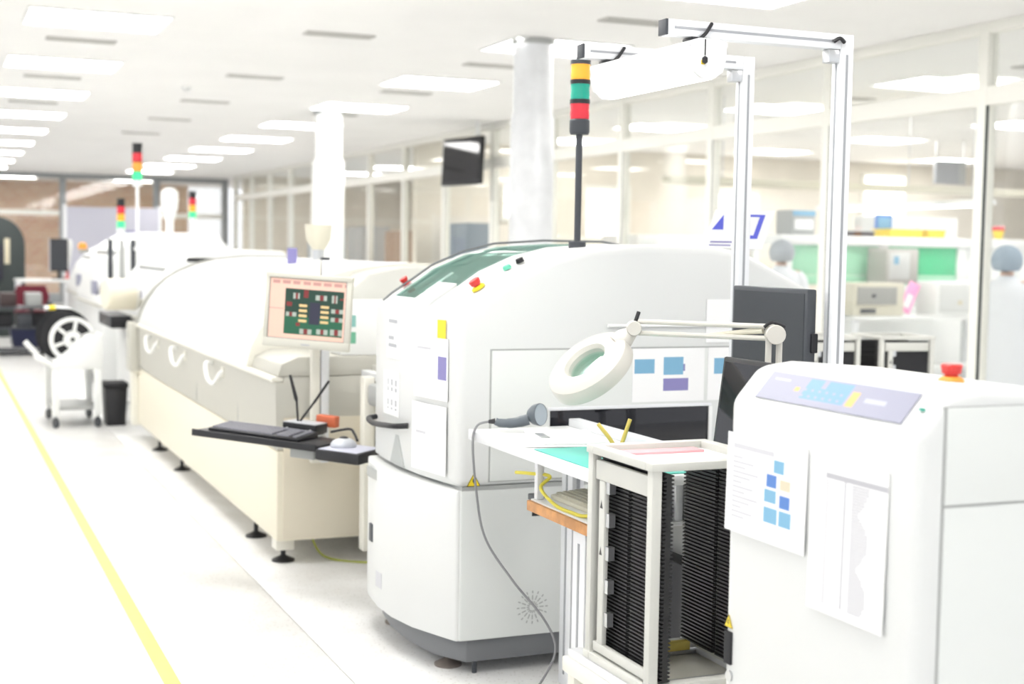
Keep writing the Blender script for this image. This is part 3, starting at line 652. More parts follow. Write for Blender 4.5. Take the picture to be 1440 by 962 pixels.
sheet('symbol_plate', T(1.6385, 5.05, .86, R(-90)), .19, .17, 27, 22, lambda u, v: 1 if ((u*4) % 1 < .35 and .1 < u < .85 and ((.12 < v < .36) or (.55 < v < .8)) and int(v*22) % 5 != 4) else 0, [white2, inkg], fp, label='plate with two rows of grey symbols')
h = tube('pull_handle', smooth_path([(1.645, 5.26, .83), (1.605, 5.23, .828), (1.585, 5.10, .826), (1.585, 4.95, .836), (1.60, 4.88, .840), (1.642, 4.86, .842)], 5), .011, black, fp, 10)
prism('handle_recess', [(4.89, .682), (5.05, .682), (4.985, .795), (4.955, .795)], 'x', 1.6365, 1.645, mat('recess_grey', (.44, .46, .45), .5), fp)
box('latch_plate', 1.578, 1.605, 5.03, 5.16, .612, .652, greyp, t, b=.002); box('door_pull', 1.5825, 1.596, 5.10, 5.14, .36, .43, darkg, t, b=.002); box('faint_sticker', 1.5745, 1.5785, 4.95, 5.02, .21, .27, inkl, t, b=0)
# logo board on top of the machine
lg = thing('logo_board', 'small white board with blue triangle and bracket on the printer', 'sign', (2.90, 4.65, 1.50))
Ml = T(2.885, 4.66, 1.520, R(-14), R(-14)) @ Matrix.Diagonal((1.15, 1, 1.25, 1)) @ Matrix(((1, 0, .45, 0), (0, 1, 0, 0), (0, 0, 1, 0), (0, 0, 0, 1)))
def lpoly(nm, pts, m, y0, y1, par):
    b = bprism(pts, 'y', y0, y1); b.transform(Ml); return obj(nm, b, m, par, smooth=False)
lpoly('board', [(-.095, 0), (.115, 0), (.115, .125), (-.095, .125)], white2, 0, .006, lg)
lpoly('blue_triangle', [(-.085, .060), (-.045, .060), (-.062, .108)], blue, -.0015, 0, lg)
lpoly('blue_bracket', [(.020, .032), (.085, .032), (.085, .110), (.010, .110), (.010, .103), (.068, .103), (.068, .043), (.020, .043)], blue, -.0015, 0, lg)
lpoly('print_line', [(-.075, .018), (.02, .018), (.02, .023), (-.075, .023)], inkv, -.0015, 0, lg); lpoly('print_line', [(-.075, .008), (.0, .008), (.0, .012), (-.075, .012)], inkv, -.0015, 0, lg)
prism('support_wedge', [(2.79, 1.513), (2.95, 1.452), (2.94, 1.56), (2.85, 1.56)], 'y', 4.68, 4.72, white, lg)

# ------------------------------------------------------------------ transfer conveyor between printer and oven
t = thing('transfer_conveyor', 'cream and grey transfer conveyor between the printer and the oven', 'machine', (2.3, 5.8, 0))
box('lower_cabinet', 1.86, 2.9, 5.45, 6.15, .13, .70, creamw, t, b=.01)
box('corner_post', 1.805, 1.855, 5.95, 6.02, .13, .92, creamw, t, b=.006)
for x in (1.90, 2.85):
    for y in (5.51, 6.09): foot(t, x, y, .13, .03)
box('conveyor_body', 1.90, 2.9, 5.45, 6.15, .70, .96, band, t, b=.006); box('conveyor_rail', 1.855, 1.90, 5.44, 6.17, .90, .935, alu, t)
box('grey_cover', 1.80, 1.87, 5.60, 5.90, .80, .90, greyp, t, b=.02)
estop(t, T(1.878, 5.75, .935), yellow, .9)

# ------------------------------------------------------------------ reflow oven (long cream machine)
t = thing('reflow_oven', 'long cream oven with white rounded hood on levelling feet', 'oven', (2.2, 8.7, 0))
box('lower_body', 1.50, 2.95, 6.33, 11.05, .118, .545, cream, t, b=.008)
box('end_panel', 1.53, 2.92, 6.322, 6.335, .13, .70, mat('cream_end_panel', (.74, .68, .55), .45), t, b=.002)
prism('middle_band', [(1.50, .548), (1.492, .80), (1.492, .867), (1.531, .867), (1.531, .892), (2.95, .892), (2.95, .548)], 'y', 6.335, 11.045, band, t, b=.006)
box('lip_rail', 1.470, 1.53, 6.335, 11.05, .868, .892, creamw, t, b=.008)
hpf = [(1.485, .893), (1.515, .985), (1.555, 1.065), (1.62, 1.163), (1.70, 1.235), (1.80, 1.295), (1.92, 1.345), (2.07, 1.385), (2.3, 1.41), (2.75, 1.41), (2.93, 1.30), (2.93, .893)]
prism('hood', hpf, 'y', 6.98, 10.82, white2, t, b=.006)
for y0, y1 in ((10.82, 10.90), (6.90, 6.98)): prism('hood_end_ring', [(1.475, .893)]+[(a-.012, z+.012) for a, z in hpf[1:10]]+[(2.945, 1.30), (2.945, .893)], 'y', y0, y1, mat('ring_grey', (.36, .36, .33), .45) if y0 > 8 else creamw, t)
for y in (8.28, 9.55): obj('hood_seam', btube([(a-.001, y, z+.001) for a, z in hpf[:10]], .003, 6), inkl, t)
sh_ = [(1.50, .893), (1.52, .95), (1.60, .985), (2.93, .985), (2.93, .893)]
prism('end_shoulder', sh_, 'y', 6.335, 6.90, band, t, b=.006)
eb = box('end_box', 1.815, 2.5, 6.37, 6.60, .986, 1.245, white2, t, b=.008)
sheet('picture_label', T(1.865, 6.3685, 1.035), .055, .070, 10, 10, docp([(.1, .9, .1, .9, 1), (.4, .8, .4, .7, 0)]), [paper, inkgr], eb); sheet('picture_label', T(1.865, 6.3685, 1.115), .055, .070, 10, 10, docp([(.1, .9, .1, .9, 1), (.5, .9, .3, .7, 2)]), [paper, mat('teal_print', (.24, .50, .46), .7), inkg], eb)
prism('grey_end_hood', [(1.86, .986), (1.86, 1.18), (1.92, 1.29), (2.02, 1.37), (2.20, 1.405), (2.9, 1.405), (2.9, .986)], 'y', 6.605, 6.897, mat('hood_grey', (.56, .56, .52), .45), t, b=.015)
for y in (10.0, 8.9, 7.7):
    h = box('handle_plate', 1.486, 1.4925, y-.16, y-.10, .775, .835, creamw, t, b=.003)
    tube('handle_bar', smooth_path([(1.488, y+.15, .835), (1.445, y+.13, .835), (1.435, y+.02, .76), (1.445, y-.10, .745), (1.470, y-.14, .80), (1.488, y-.14, .81)], 4), .011, white2, h, 8)
for y in (8.4, 7.2): box('band_joint', 1.4955, 1.498, y-.002, y+.002, .56, .86, greyp, t, b=0)
for y in (6.45, 7.04, 9.29, 10.24):
    for x in (1.56, 2.85): foot(t, x, y, .118, .055, black, y == 6.45)
box('side_column', 1.455, 1.56, 10.92, 11.07, .10, .86, creamw, t, b=.01); box('column_cap', 1.43, 1.55, 10.85, 11.08, .52, .90, band, t, b=.015)
for x, y, lab in ((1.98, 7.05, None),):
    e = lathe('exhaust_pipe', [(.030, 1.31), (.030, 1.52), (.028, 1.52), (.028, 1.31)], steel, t, T(1.885, 7.06, 0), 20)
    lathe('exhaust_cup', [(.031, 1.485), (.045, 1.505), (.064, 1.540), (.070, 1.605), (.070, 1.615), (.064, 1.615), (.056, 1.545), (.031, 1.500)], beige, e, T(1.885, 7.06, 0), 24)
box('marking_sticker', 2.10, 2.16, 8.6, 8.62, 1.38, 1.49, inkv, t, b=0)
obj('floor_cable', btube(smooth_path([(1.70, 6.45, .10), (1.76, 6.40, .012), (1.95, 6.25, .006), (2.2, 6.28, .006), (2.5, 6.4, .006)], 8), .006, 8), mat('yellow_green_cable', (.35, .38, .06), .5), None, label='thin green yellow cable under the end of the oven', cat='cable')

# ------------------------------------------------------------------ operator console in front of the oven end
CR = R(-48); u = Vector((math.cos(CR), math.sin(CR), 0)); w_ = Vector((-math.sin(CR), math.cos(CR), 0))
roll = R(2.2)
MC = Matrix.Translation((1.424, 5.79, .690)) @ Matrix.Rotation(CR, 4, 'Z') @ Matrix.Rotation(roll, 4, 'Y')
t = thing('console_stand', 'grey console post with black keyboard tray before the oven end', 'stand', (1.62, 5.98, 0))
def cb(nm, a, b, c, d, e, f, m, par, w=.003, MM=None):
    q = bbox(a, b, c, d, e, f, w); q.transform(MM if MM is not None else MC); return obj(nm, q, m, par)
tr = cb('keyboard_tray', -.425, .21, -.11, .12, -.030, -.006, black, t, .006)
cb('mouse_tray', .215, .425, -.13, .085, -.060, -.015, black, t, .008); cb('mouse_pad', .225, .41, -.12, .075, -.0145, -.012, mat('lavender_pad', (.55, .56, .66), .5), t, .001)
cb('tray_lip', -.425, .21, -.118, -.110, -.030, .0, black, tr)
cb('hinge_box', .02, .14, -.02, .08, -.085, -.031, greyp, t, .004)
pb = Vector((1.675, 6.235, 0))
for dx, m_ in ((-.022, creamw), (.022, alu)): box('post', pb.x+dx-.019, pb.x+dx+.019, pb.y-.02, pb.y+.02, .50, 1.44, m_, t)
box('wall_bracket', pb.x-.05, pb.x+.05, pb.y+.02, 6.3215, .52, .62, greyp, t); box('post_cap', pb.x+.004, pb.x+.040, pb.y-.02, pb.y+.02, 1.44, 1.452, darkg, t)
tube('tray_arm', smooth_path([MC @ Vector((.06, .06, -.045)), MC @ Vector((.04, .18, -.05)), (pb.x-.02, pb.y-.12, .63), (pb.x, pb.y, .60)], 5), .022, greyp, t, 10)
Mk = MC @ Matrix.Translation((-.135, 0, -.0055))
k = keyboard('black keyboard on the console tray before the oven', Mk.translation, CR, black, mat('dark_keys', (.26, .26, .30), .3), roll, .46, .16)
t = thing('computer_mouse', 'silver and black mouse on the lavender pad', 'mouse', MC @ Vector((.285, -.02, -.011)), CR)
def blob(sx, sy, sz, z0=0):
    b = bmesh.new(); bmesh.ops.create_uvsphere(b, u_segments=18, v_segments=10, radius=1); 
    for v in b.verts: v.co = Vector((v.co.x*sx, v.co.y*sy, max(v.co.z, -.15)*sz+z0))
    return b
b = blob(.034, .058, .034, .006); b.transform(MC @ Matrix.Translation((.285, -.02, -.011)) @ Matrix.Rotation(R(-40), 4, 'Z')); obj('mouse_body', b, mat('silver_plastic', (.60, .62, .66), .3, .3), t)
b = blob(.014, .022, .012, .034); b.transform(MC @ Matrix.Translation((.285, -.02, -.011)) @ Matrix.Rotation(R(-40), 4, 'Z')); obj('mouse_wheel_cap', b, black, t)
Mb = MC @ Matrix.Translation((-.03, .16, -.004))
t = thing('switch_box', 'small black box with two antennas behind the keyboard', 'switch box', Mb.translation, CR)
cb('box_body', -.085, .085, -.045, .055, 0, .042, black, t, .004, Mb); cb('box_lid', -.082, .082, -.042, .052, .042, .046, mat('pale_lid', (.50, .51, .54), .3), t, .001, Mb)
for a in (-.06, .06): cb('screw', a-.005, a+.005, -.048, -.044, .012, .022, steel, t, .001, Mb)
tube('antenna', [Mb @ Vector((-.035, .0, .046)), Mb @ Vector((-.045, .0, .13)), Mb @ Vector((-.050, 0, .145)), Mb @ Vector((-.085, 0, .245))], [.005, .005, .009, .006], black, t, 8)
tube('antenna', [Mb @ Vector((-.030, .01, .046)), Mb @ Vector((.035, .01, .13)), Mb @ Vector((.040, .01, .136)), Mb @ Vector((.110, .01, .235))], [.005, .005, .006, .006], black, t, 8)
cb('box_bracket', -.03, .03, .055, .12, -.02, .01, black, t, .003, Mb)
q = bbox(-.05, .05, -.02, .02, 0, .05, .004); q.transform(Mb @ Matrix.Translation((.055, .10, .02))); obj('orange_module', q, mat('orange_red_plastic', (.60, .14, .06), .45), None, label='orange red module beside the console post', cat='module')
obj('console_cable', btube(smooth_path([MC @ Vector((.10, .17, .01)), MC @ Vector((.18, .19, .03)), MC @ Vector((.22, .17, .015)), MC @ Vector((.26, .13, -.005))], 7), .006, 8), black, None, label='short black cable behind the mouse tray', cat='cable')
# monitor with circuit picture
MM = Matrix.Translation((1.555, 6.045, 1.045)) @ Matrix.Rotation(R(-34), 4, 'Z') @ Matrix.Rotation(R(3), 4, 'Y')
t = thing('console_monitor', 'cream framed monitor showing a green circuit board picture', 'monitor', MM.translation, R(-34))
w, h = .405, .332
cb('casing', -w/2+.02, w/2-.02, .03, .085, .03, h-.02, creamw, t, .012, MM)
for a, b_, c, d in ((-w/2, w/2, 0, .038), (-w/2, w/2, h-.022, h), (-w/2, -w/2+.020, .038, h-.022), (w/2-.024, w/2, .038, h-.022)): cb('bezel', a, b_, 0, .03, c, d, mat('monitor_bezel', (.60, .59, .52), .4), t, .003, MM)
pads = [(.14, .25, .77, .90), (.52, .72, .78, .88), (.80, .90, .74, .90), (.02, .2, .38, .48), (.80, 1., .52, .61), (.80, 1., .33, .43), (.28, .48, .03, .14), (.56, .76, .04, .15), (.80, 1., .05, .16)]
def scr(u, v):
    if .21 < u < .965 and .08 < v < .84:
        a = (u-.21)/.755; b = (v-.08)/.76
        if .43 < a < .60 and .24 < b < .72: return 3
        for c in (.24, .62):
            if c < a < c+.14 and .28 < b < .72 and ((b-.28)/.11) % 1 < .55: return 5
        for x0, x1, y0, y1 in pads:
            if x0 < a < x1 and y0 < b < y1: return 6 if (abs(a-(x0+x1)/2) > (x1-x0)*.17) else 4
        if (.32 < a < .40 and .80 < b < .98) or (.02 < a < .12 and .60 < b < .70) or (.20 < a < .27 and .18 < b < .26) or (.93 < a < 1 and .80 < b < .84): return 4
        return 2 if b < .38 else 1
    if u < .014 or u > .986 or v > .982 or v < .014: return 8
    if .90 < v < .96 and u > .04 and int(u*30) % 4: return 7
    if .49 < v < .505 and u < .2: return 7
    return 0
def em(n, c, e=1.0): return mat(n, c, .3, emit=e, ecol=c)
sheet('screen', MM @ Matrix.Translation((-.002, .006, .038)), w-.044, h-.060, 96, 72, scr, [em('screen_peach', (0.62, 0.4, 0.32), 0.22), em('screen_dark_green', (0.008, 0.035, 0.022), 0.2), em('screen_green', (0.01, 0.08, 0.04), 0.25), em('screen_navy', (0.02, 0.02, 0.04), 0.2), em('screen_red', (0.16, 0.02, 0.02), 0.2), em('screen_gold', (0.5, 0.36, 0.17), 0.3), em('screen_pad', (0.28, 0.32, 0.28), 0.25), em('screen_line', (0.42, 0.22, 0.2), 0.2), mat('screen_edge', (.25, .23, .22), .5)], t, label='lit screen showing a circuit board', th=.003)
cb('brand_plate', -.02, .02, -.0012, .001, .014, .020, inkg, t, 0, MM)
cb('monitor_mount', -.04, .04, .085, .125, .10, .20, greyp, t, .003, MM)

# ------------------------------------------------------------------ the line beyond the oven
def mounter(label, y0, y1, x0, x1, top, slot, tw, lenses, stripes=0):
    t = thing('placement_machine', label, 'machine', ((x0+x1)/2, (y0+y1)/2, 0))
    box('lower_cabinet', x0, x1, y0, y1, .11, .86, white, t, b=.02)
    for x in (x0+.12, x1-.12):
        for y in (y0+.15, y1-.15): foot(t, x, y, .11, .05)
    d = top-.88
    hp = [(x0-.02, .88), (x0-.02, .95), (x0+.10, .88+d*.55), (x0+.25, .88+d*.85), (x0+.45, top), (x1-.25, top), (x1, .88+d*.6), (x1, .88)]
    h = prism('hood', hp, 'y', y0, y1, white2, t, b=.015)
    box('deck_strip', x0-.03, x1, y0+.03, y1-.03, .855, .885, band, t, b=.004)
    if slot: box('hood_slot', x0+.30, x1-.25, y0-.006, y0+.01, top-.10, top-.065, black, h, b=.002)
    box('front_window', x0+.16, x0+.20, y0+.3, y1-.3, .88+d*.66, .88+d*.74, greyp, h, b=.002)
    for k in range(stripes): box('vent_stripe', x0+.05+.11*k, x0+.10+.11*k, y0-.008, y0+.004, .95, top-.08, (greyp if k % 2 else darkg), t, b=.002)
    tower(t, tw[0], tw[1], top-.02, tw[2], .046, lenses+[black], white2, lh=.078, sep=.006)
    box('operator_panel', x0-.06, x0-.02, y0+.25, y0+.50, .98, 1.12, panelg, t)
    return t
mounter('white placement machine behind the oven with dark slotted hood', 11.45, 13.5, 1.66, 3.0, 1.46, True, (1.78, 13.0, 2.02), [greenlit, orange, redl])
box('feeder_bank', 1.46, 1.658, 12.3, 13.2, .77, .88, black, [o for o in C.objects if o.name == 'placement_machine'][0], b=.01)
mounter('second white placement machine from the oven with dark vent stripes', 14.3, 16.6, 1.62, 3.0, 1.62, False, (2.05, 16.3, 1.62), [greenlit, amber, redl], 3)
mounter('third white placement machine from the oven near the grey board', 17.2, 19.4, 1.75, 3.2, 1.50, False, (3.1, 17.7, 1.78), [greenlit, amber, redl])
t = thing('exhaust_stack', 'white bulb topped exhaust stack rising behind the oven', 'exhaust', (2.45, 14.0, 1.60))
lathe('stack_pipe', [(0, 0), (.045, 0), (.045, .12), (.06, .18), (.085, .26)], white2, t, T(2.42, 15.2, 1.621), 18); lathe('stack_bulb', [(.085, .26), (.095, .36), (.09, .44), (.05, .48), (0, .49)], white2, t, T(2.42, 15.2, 1.621), 18)
t = thing('cover_drum', 'cream cylindrical drum on a bracket at the oven far end', 'drum', (1.42, 11.3, .98))
lathe('drum', [(0, -.12), (.115, -.12), (.125, -.11), (.125, .11), (.115, .12), (0, .12)], cream, t, T(1.41, 11.30, 1.10, R(10), 0, R(90)), 24); box('bracket', 1.50, 1.665, 11.28, 11.46, 1.0, 1.06, band, t)
lathe('drum_rim', [(.126, .10), (.130, .10), (.130, .125), (.11, .125)], creamw, t, T(1.41, 11.30, 1.10, R(10), 0, R(90)), 24)
t = thing('waste_bin', 'black square waste bin beside the white reel cart', 'bin', (1.40, 11.85, 0))
prism('bin_body', [(1.36, 0), (1.51, 0), (1.525, .31), (1.345, .31)], 'y', 11.72, 11.98, black, t, b=.01); box('bin_lid', 1.337, 1.533, 11.71, 11.99, .31, .355, blackm, t, b=.01)
# reel cart
t = thing('reel_cart', 'white wheeled cart with slanted tray holding component reels', 'cart', (1.12, 12.0, 0))
prism('tray', [(.93, .48), (1.32, .48), (1.32, .76), (1.20, .76), (.98, .58), (.93, .56)], 'y', 11.66, 11.70, white2, t, b=.006); prism('tray', [(.93, .48), (1.32, .48), (1.32, .76), (1.20, .76), (.98, .58), (.93, .56)], 'y', 12.36, 12.40, white2, t, b=.006)
box('tray_floor', .93, 1.32, 11.70, 12.36, .48, .505, white2, t); box('tray_back', 1.29, 1.32, 11.70, 12.36, .505, .76, white2, t)
for x in (.955, 1.285):
    for y in (11.69, 12.37):
        l_ = box('leg', x-.028, x+.028, y-.028, y+.028, .10, .48, white2, t)
        obj('caster', blathe([(0, -.014), (.038, -.014), (.043, -.008), (.043, .008), (.038, .014), (0, .014)], 16, T(x, y, .043, R(20), 0, R(90))), darkg, l_)
        tube('caster_fork', [(x, y, .10), (x+.02, y+.02, .045)], .010, steel, l_, 8)
box('lower_shelf', .95, 1.29, 11.72, 12.34, .14, .165, greyp, t)
tube('handle', smooth_path([(.93, 11.8, .52), (.86, 11.8, .55), (.80, 11.8, .62), (.73, 11.8, .70)], 5), .022, white2, t, 10)
prism('front_ramp', [(.80, .56), (.93, .50), (.93, .54), (.82, .60)], 'y', 11.70, 11.95, white2, t, b=.008)
def reel(label, x, y, z, r, m, mt, group, spokes=True):
    t = thing('component_reel', label, 'reel', (x, y, z-r), group=group)
    Mx = T(x, y, z, 0, R(90))
    lathe('tape_coil', [(r*.36, -.010), (r*.86, -.010), (r*.86, .010), (r*.36, .010), (r*.36, -.010)], mt, t, Mx, 28)
    for s in (-.016, .012):
        bm = blathe([(r*.80, s), (r, s), (r, s+.004), (r*.80, s+.004), (r*.80, s)], 32, Mx); blathe([(r*.10, s), (r*.40, s), (r*.40, s+.004), (r*.10, s+.004), (r*.10, s)], 28, Mx, bm)
        for k in range(6):
            q = bbox(r*.36, r*.84, -r*.075, r*.075, s, s+.004); q.transform(Mx @ Matrix.Rotation(R(60*k+20), 4, 'Z')); join(bm, q)
        obj('flange', bm, m, t)
reel('white spoked reel on the cart, front of the row', 1.095, 11.755, .715, .185, white2, blackm, 'reels on the white cart')
for k in range(6): reel('black component reel standing behind the white spoked reel', 1.055, 11.83+.075*k, .735, .200+.008*(k % 3), black, blackm, 'black reels on the white cart')
t = thing('screwdriver', 'yellow handled tool sticking out over the cart', 'tool', (.97, 11.90, .945))
tube('handle', [(.975, 11.90, .968), (.925, 11.90, .966)], .022, yellow, t, 10); tube('collar', [(.925, 11.90, .966), (.890, 11.90, .965)], .018, white2, t, 10); tube('blade', [(.975, 11.90, .968), (1.10, 11.90, .957)], .008, steel, t, 8)
# far corner with desk, chair, screens
t = thing('far_desk', 'white desk in the far corner behind the maroon chair', 'desk', (1.55, 22.3, 0))
box('desk_top', 1.25, 2.05, 22.0, 22.7, .90, .94, white2, t)
for x in (1.29, 2.01):
    for y in (22.05, 22.65): box('leg', x-.025, x+.025, y-.025, y+.025, 0, .90, alu, t)
t = thing('office_chair', 'maroon upholstered office chair at the far white desk', 'chair', (1.42, 21.5, 0))
prism('backrest', [(1.20, .56), (1.64, .56), (1.67, .70), (1.62, .87), (1.22, .87), (1.17, .70)], 'y', 21.35, 21.42, maroon, t, b=.02, seg=3); box('seat', 1.20, 1.64, 21.42, 21.85, .43, .50, maroon, t, b=.03)
tube('gas_column', [(1.42, 21.63, .10), (1.42, 21.63, .43)], .03, black, t, 12); box('back_bar', 1.39, 1.45, 21.40, 21.44, .40, .60, black, t)
for k in range(5):
    a = R(72*k+10); e_ = Vector((1.42+.27*math.cos(a), 21.63+.27*math.sin(a), .07)); l_ = tube('leg', [(1.42, 21.63, .12), e_], [.03, .02], black, t, 8); lathe('caster', [(0, -.02), (.03, -.02), (.035, 0), (.03, .02), (0, .02)], black, l_, T(e_.x, e_.y, .035, a, 0, R(90)), 12)
t = flat_screen('desk_monitor', 'black monitor standing on the far white desk', T(1.88, 22.25, 1.06, R(-6)), .26, .50, slate, black); box('stand_foot', 1.78, 1.98, 22.22, 22.40, .9405, .955, black, t); box('stand_neck', 1.86, 1.90, 22.28, 22.32, .955, 1.10, black, t); box('side_trim', 1.735, 1.75, 22.26, 22.30, 1.06, 1.56, inkl, t)
t = thing('round_cabinet', 'tall dark equipment with rounded top in the far corner', 'equipment', (1.05, 23.6, 0))
prism('casing', [(.55, 0), (1.45, 0), (1.45, 1.45)]+arc(1.0, 1.45, .45, 0, 180, 12)[1:-1]+[(.55, 1.45)], 'y', 23.2, 24.1, mat('dark_green_grey', (.035, .045, .045), .6), t, b=.02); box('front_screen', .62, 1.12, 23.18, 23.21, .9, 1.45, mat('blue_black', (.02, .02, .035), .4), t); box('light_slot', 1.14, 1.22, 23.185, 23.21, 1.15, 1.55, inky, t)
t = thing('desk_lamp', 'white pear shaped lamp beside the far black monitor', 'lamp', (2.02, 22.45, .94))
lathe('shade', [(.02, .14), (.05, .28), (.085, .50), (.07, .60), (0, .62)], white2, t, T(2.02, 22.5, .94), 16); lathe('foot', [(0, 0), (.07, 0), (.07, .02), (.02, .03), (.02, .14)], red, t, T(2.02, 22.5, .94), 16)
t = thing('parts_bin', 'dark blue parts bin on the floor by the maroon chair', 'bin', (1.30, 20.6, 0))
prism('bin_body', [(1.12, 0), (1.48, 0), (1.53, .30), (1.07, .30)], 'y', 20.4, 20.8, mat('navy_plastic', (.02, .025, .07), .5), t, b=.01); box('bin_rim', 1.05, 1.55, 20.38, 20.82, .30, .325, black, t)
t = thing('equipment_rack', 'low dark rack loaded with black boxes along the far aisle', 'rack', (1.1, 19.6, 0))
for z in (.05, .35, .62): box('shelf', .80, 1.55, 19.3, 19.9, z, z+.025, darkg, t)
for x in (.82, 1.53):
    for y in (19.33, 19.87): box('upright', x-.02, x+.02, y-.02, y+.02, 0, .70, black, t)
for k, (x, z, m_) in enumerate(((.95, .375, blackm), (1.2, .375, darkg), (1.42, .375, blackm), (1.0, .645, brown), (1.32, .645, greyp))): obj('component_box', bbox(x-.10, x+.10, 19.4, 19.8, z+.001, z+.18, .006), m_, None, label=['black box at the aisle end of the dark rack', 'dark grey box in the middle of the dark rack', 'black box at the machine end of the dark rack', 'brown box on top of the dark rack', 'grey box on top of the dark rack'][k], cat='box', group='boxes on the dark rack')
t = thing('board_screen', 'large lavender grey display board on posts before the far windows', 'board', (3.4, 28, 0))
box('board_panel', 2.5, 4.25, 28.0, 28.05, .85, 2.2, mat('lavender_board', (.52, .52, .60), .5), t, b=.006)
for x in (2.48, 4.27): box('post', x-.03, x+.03, 27.99, 28.06, 0, 2.24, alu, t)
box('violet_poster', 3.55, 3.85, 27.985, 28.0, 1.35, 1.75, inkv, t, b=0)
for x in (2.48, 4.27): box('foot', x-.05, x+.05, 27.7, 28.35, 0, .04, alu, t)
t = thing('orange_beacon', 'small orange beacon on a grey arm above the far machine', 'beacon', (1.98, 17.0, 1.3))
lathe('lens', [(0, 0), (.05, 0), (.052, .04), (.035, .07), (0, .075)], orange, t, T(1.70, 17.0, 1.43), 16); box('arm', 1.68, 1.78, 16.98, 17.21, 1.38, 1.43, greyp, t)
# television hung from the ceiling
t = thing('ceiling_television', 'dark television hung from the ceiling near the glass partition', 'television', (6.6, 17.5, 2.35))
q = bbox(-.50, .50, 0, .07, 0, .64, .012); Mt = T(6.62, 17.55, 2.36, R(-80), R(-3)); q.transform(Mt); obj('casing', q, black, t)
q = bbox(-.47, .47, -.004, .004, .04, .61, 0); q.transform(Mt); obj('screen', q, gloss, t)
q = bbox(-.2, .2, .07, .20, .1, .45, .02); q.transform(Mt); obj('back_cover', q, darkg, t)
tube('hanger', [(6.80, 17.35, 2.72), (6.80, 17.35, 3.199)], .03, white2, t, 12); box('hanger_arm', 6.70, 6.84, 17.30, 17.40, 2.68, 2.76, white2, t)

# ------------------------------------------------------------------ room behind the glass partition
t = thing('assembly_line', 'white assembly line with bright green panels behind the glass', 'machine', (9.6, 12, 0))
box('lower_body', 8.0, 11.6, 11.8, 12.6, .10, .98, white2, t, b=.02); box('top_beam', 7.9, 11.7, 11.78, 12.6, 1.60, 1.70, white2, t, b=.01)
for x in (8.0, 9.18, 10.2, 11.6): box('post', x-.05, x+.05, 11.80, 11.90, .98, 1.60, white2, t)
for x0, x1, m_ in ((8.05, 8.62, gpanel2), (8.62, 9.13, gpanel2), (9.23, 9.65, gpanel), (9.65, 10.15, gpanel)):
    p_ = box('green_panel', x0+.005, x1-.005, 11.83, 11.85, 1.30, 1.60, m_, t, b=.002); box('lower_strip', x0+.005, x1-.005, 11.82, 11.84, 1.20, 1.295, gpanel2, p_, b=.002)
box('white_panel', 10.25, 11.55, 11.83, 11.85, .98, 1.60, white2, t, b=.002)
for x in (8.3, 11.3): foot(t, x, 12.0, .10); foot(t, x, 12.5, .10)
t = thing('crt_monitor', 'grey boxy monitor in front of the bright green panels', 'monitor', (9.12, 11.55, .98))
box('casing', 8.92, 9.32, 11.42, 11.75, 1.22, 1.58, mat('putty_grey', (.50, .49, .46), .5), t, b=.02); box('screen', 8.95, 9.20, 11.412, 11.424, 1.27, 1.54, mat('pale_screen', (.62, .63, .62), .3), t); box('sticker', 9.0, 9.06, 11.408, 11.413, 1.42, 1.50, inkc, t, b=0)
box('neck', 9.02, 9.22, 11.5, 11.66, 1.08, 1.22, greyp, t, b=.01); box('arm', 9.06, 9.18, 11.54, 11.795, 1.06, 1.10, greyp, t)
t = thing('test_bench', 'white bench behind the glass in front of the green panelled line', 'bench', (8.9, 11.2, 0))
box('bench_top', 8.15, 9.9, 10.9, 11.36, .88, .92, white2, t)
for x in (8.2, 9.85):
    for y in (10.95, 11.31): box('leg', x-.03, x+.03, y-.03, y+.03, 0, .88, alu, t)
box('bench_shelf', 8.2, 9.85, 10.95, 11.31, .40, .43, white2, t)
t = thing('bench_oven', 'cream bench oven with grey front on the bench behind glass', 'oven', (8.5, 11.12, .92))
box('casing', 8.20, 8.80, 10.98, 11.32, .921, 1.24, beige, t, b=.015); box('grey_front', 8.24, 8.70, 10.965, 10.985, 1.03, 1.20, mat('front_grey', (.36, .36, .34), .4), t); box('dark_label', 8.28, 8.46, 10.97, 10.982, .945, .99, darkg, t); lathe('knob', [(0, 0), (.02, 0), (.02, .02), (0, .02)], darkg, t, T(8.42, 10.966, 1.115, 0, R(90)), 14)
t = thing('pink_sheet', 'bright pink film sheet leaning on the bench behind glass', 'sheet', (8.98, 11.1, .92))
q = bbox(-.06, .06, 0, .008, 0, .34, .002); q.transform(T(8.91, 11.12, .955, R(-20), R(-20), R(28))); obj('film', q, hotpink, t); q = bbox(-.03, .03, -.004, 0, .05, .2, 0); q.transform(T(8.91, 11.12, .955, R(-20), R(-20), R(28))); obj('gloss_label', q, paper, t)
t = thing('white_unit', 'tall white cabinet at the end of the bench behind glass', 'cabinet', (9.55, 11.1, .92))
box('body', 9.20, 9.80, 10.98, 11.30, .921, 1.26, white2, t, b=.015); box('door', 9.23, 9.77, 10.97, 10.985, .95, 1.23, white, t); box('orange_tag', 9.45, 9.50, 10.962, 10.972, 1.03, 1.07, inky, t, b=0)
for x, w2 in ((9.62, .20), (10.02, .10)): 
    t = thing('yellow_tray', 'long yellow tray on the beam above the green panels' if w2 > .15 else 'short yellow tray on the beam above the green panels', 'tray', (x, 12.1, 1.70))
    prism('tray_body', [(x-w2, 1.701), (x+w2, 1.701), (x+w2+.02, 1.78), (x-w2-.02, 1.78)], 'y', 12.0, 12.3, yellow, t, b=.004); box('tray_rim', x-w2-.03, x+w2+.03, 11.99, 12.31, 1.78, 1.79, yellow, t)
t = thing('signal_cup', 'red and yellow signal lamp on the beam behind the person', 'lamp', (10.95, 12.1, 1.70))
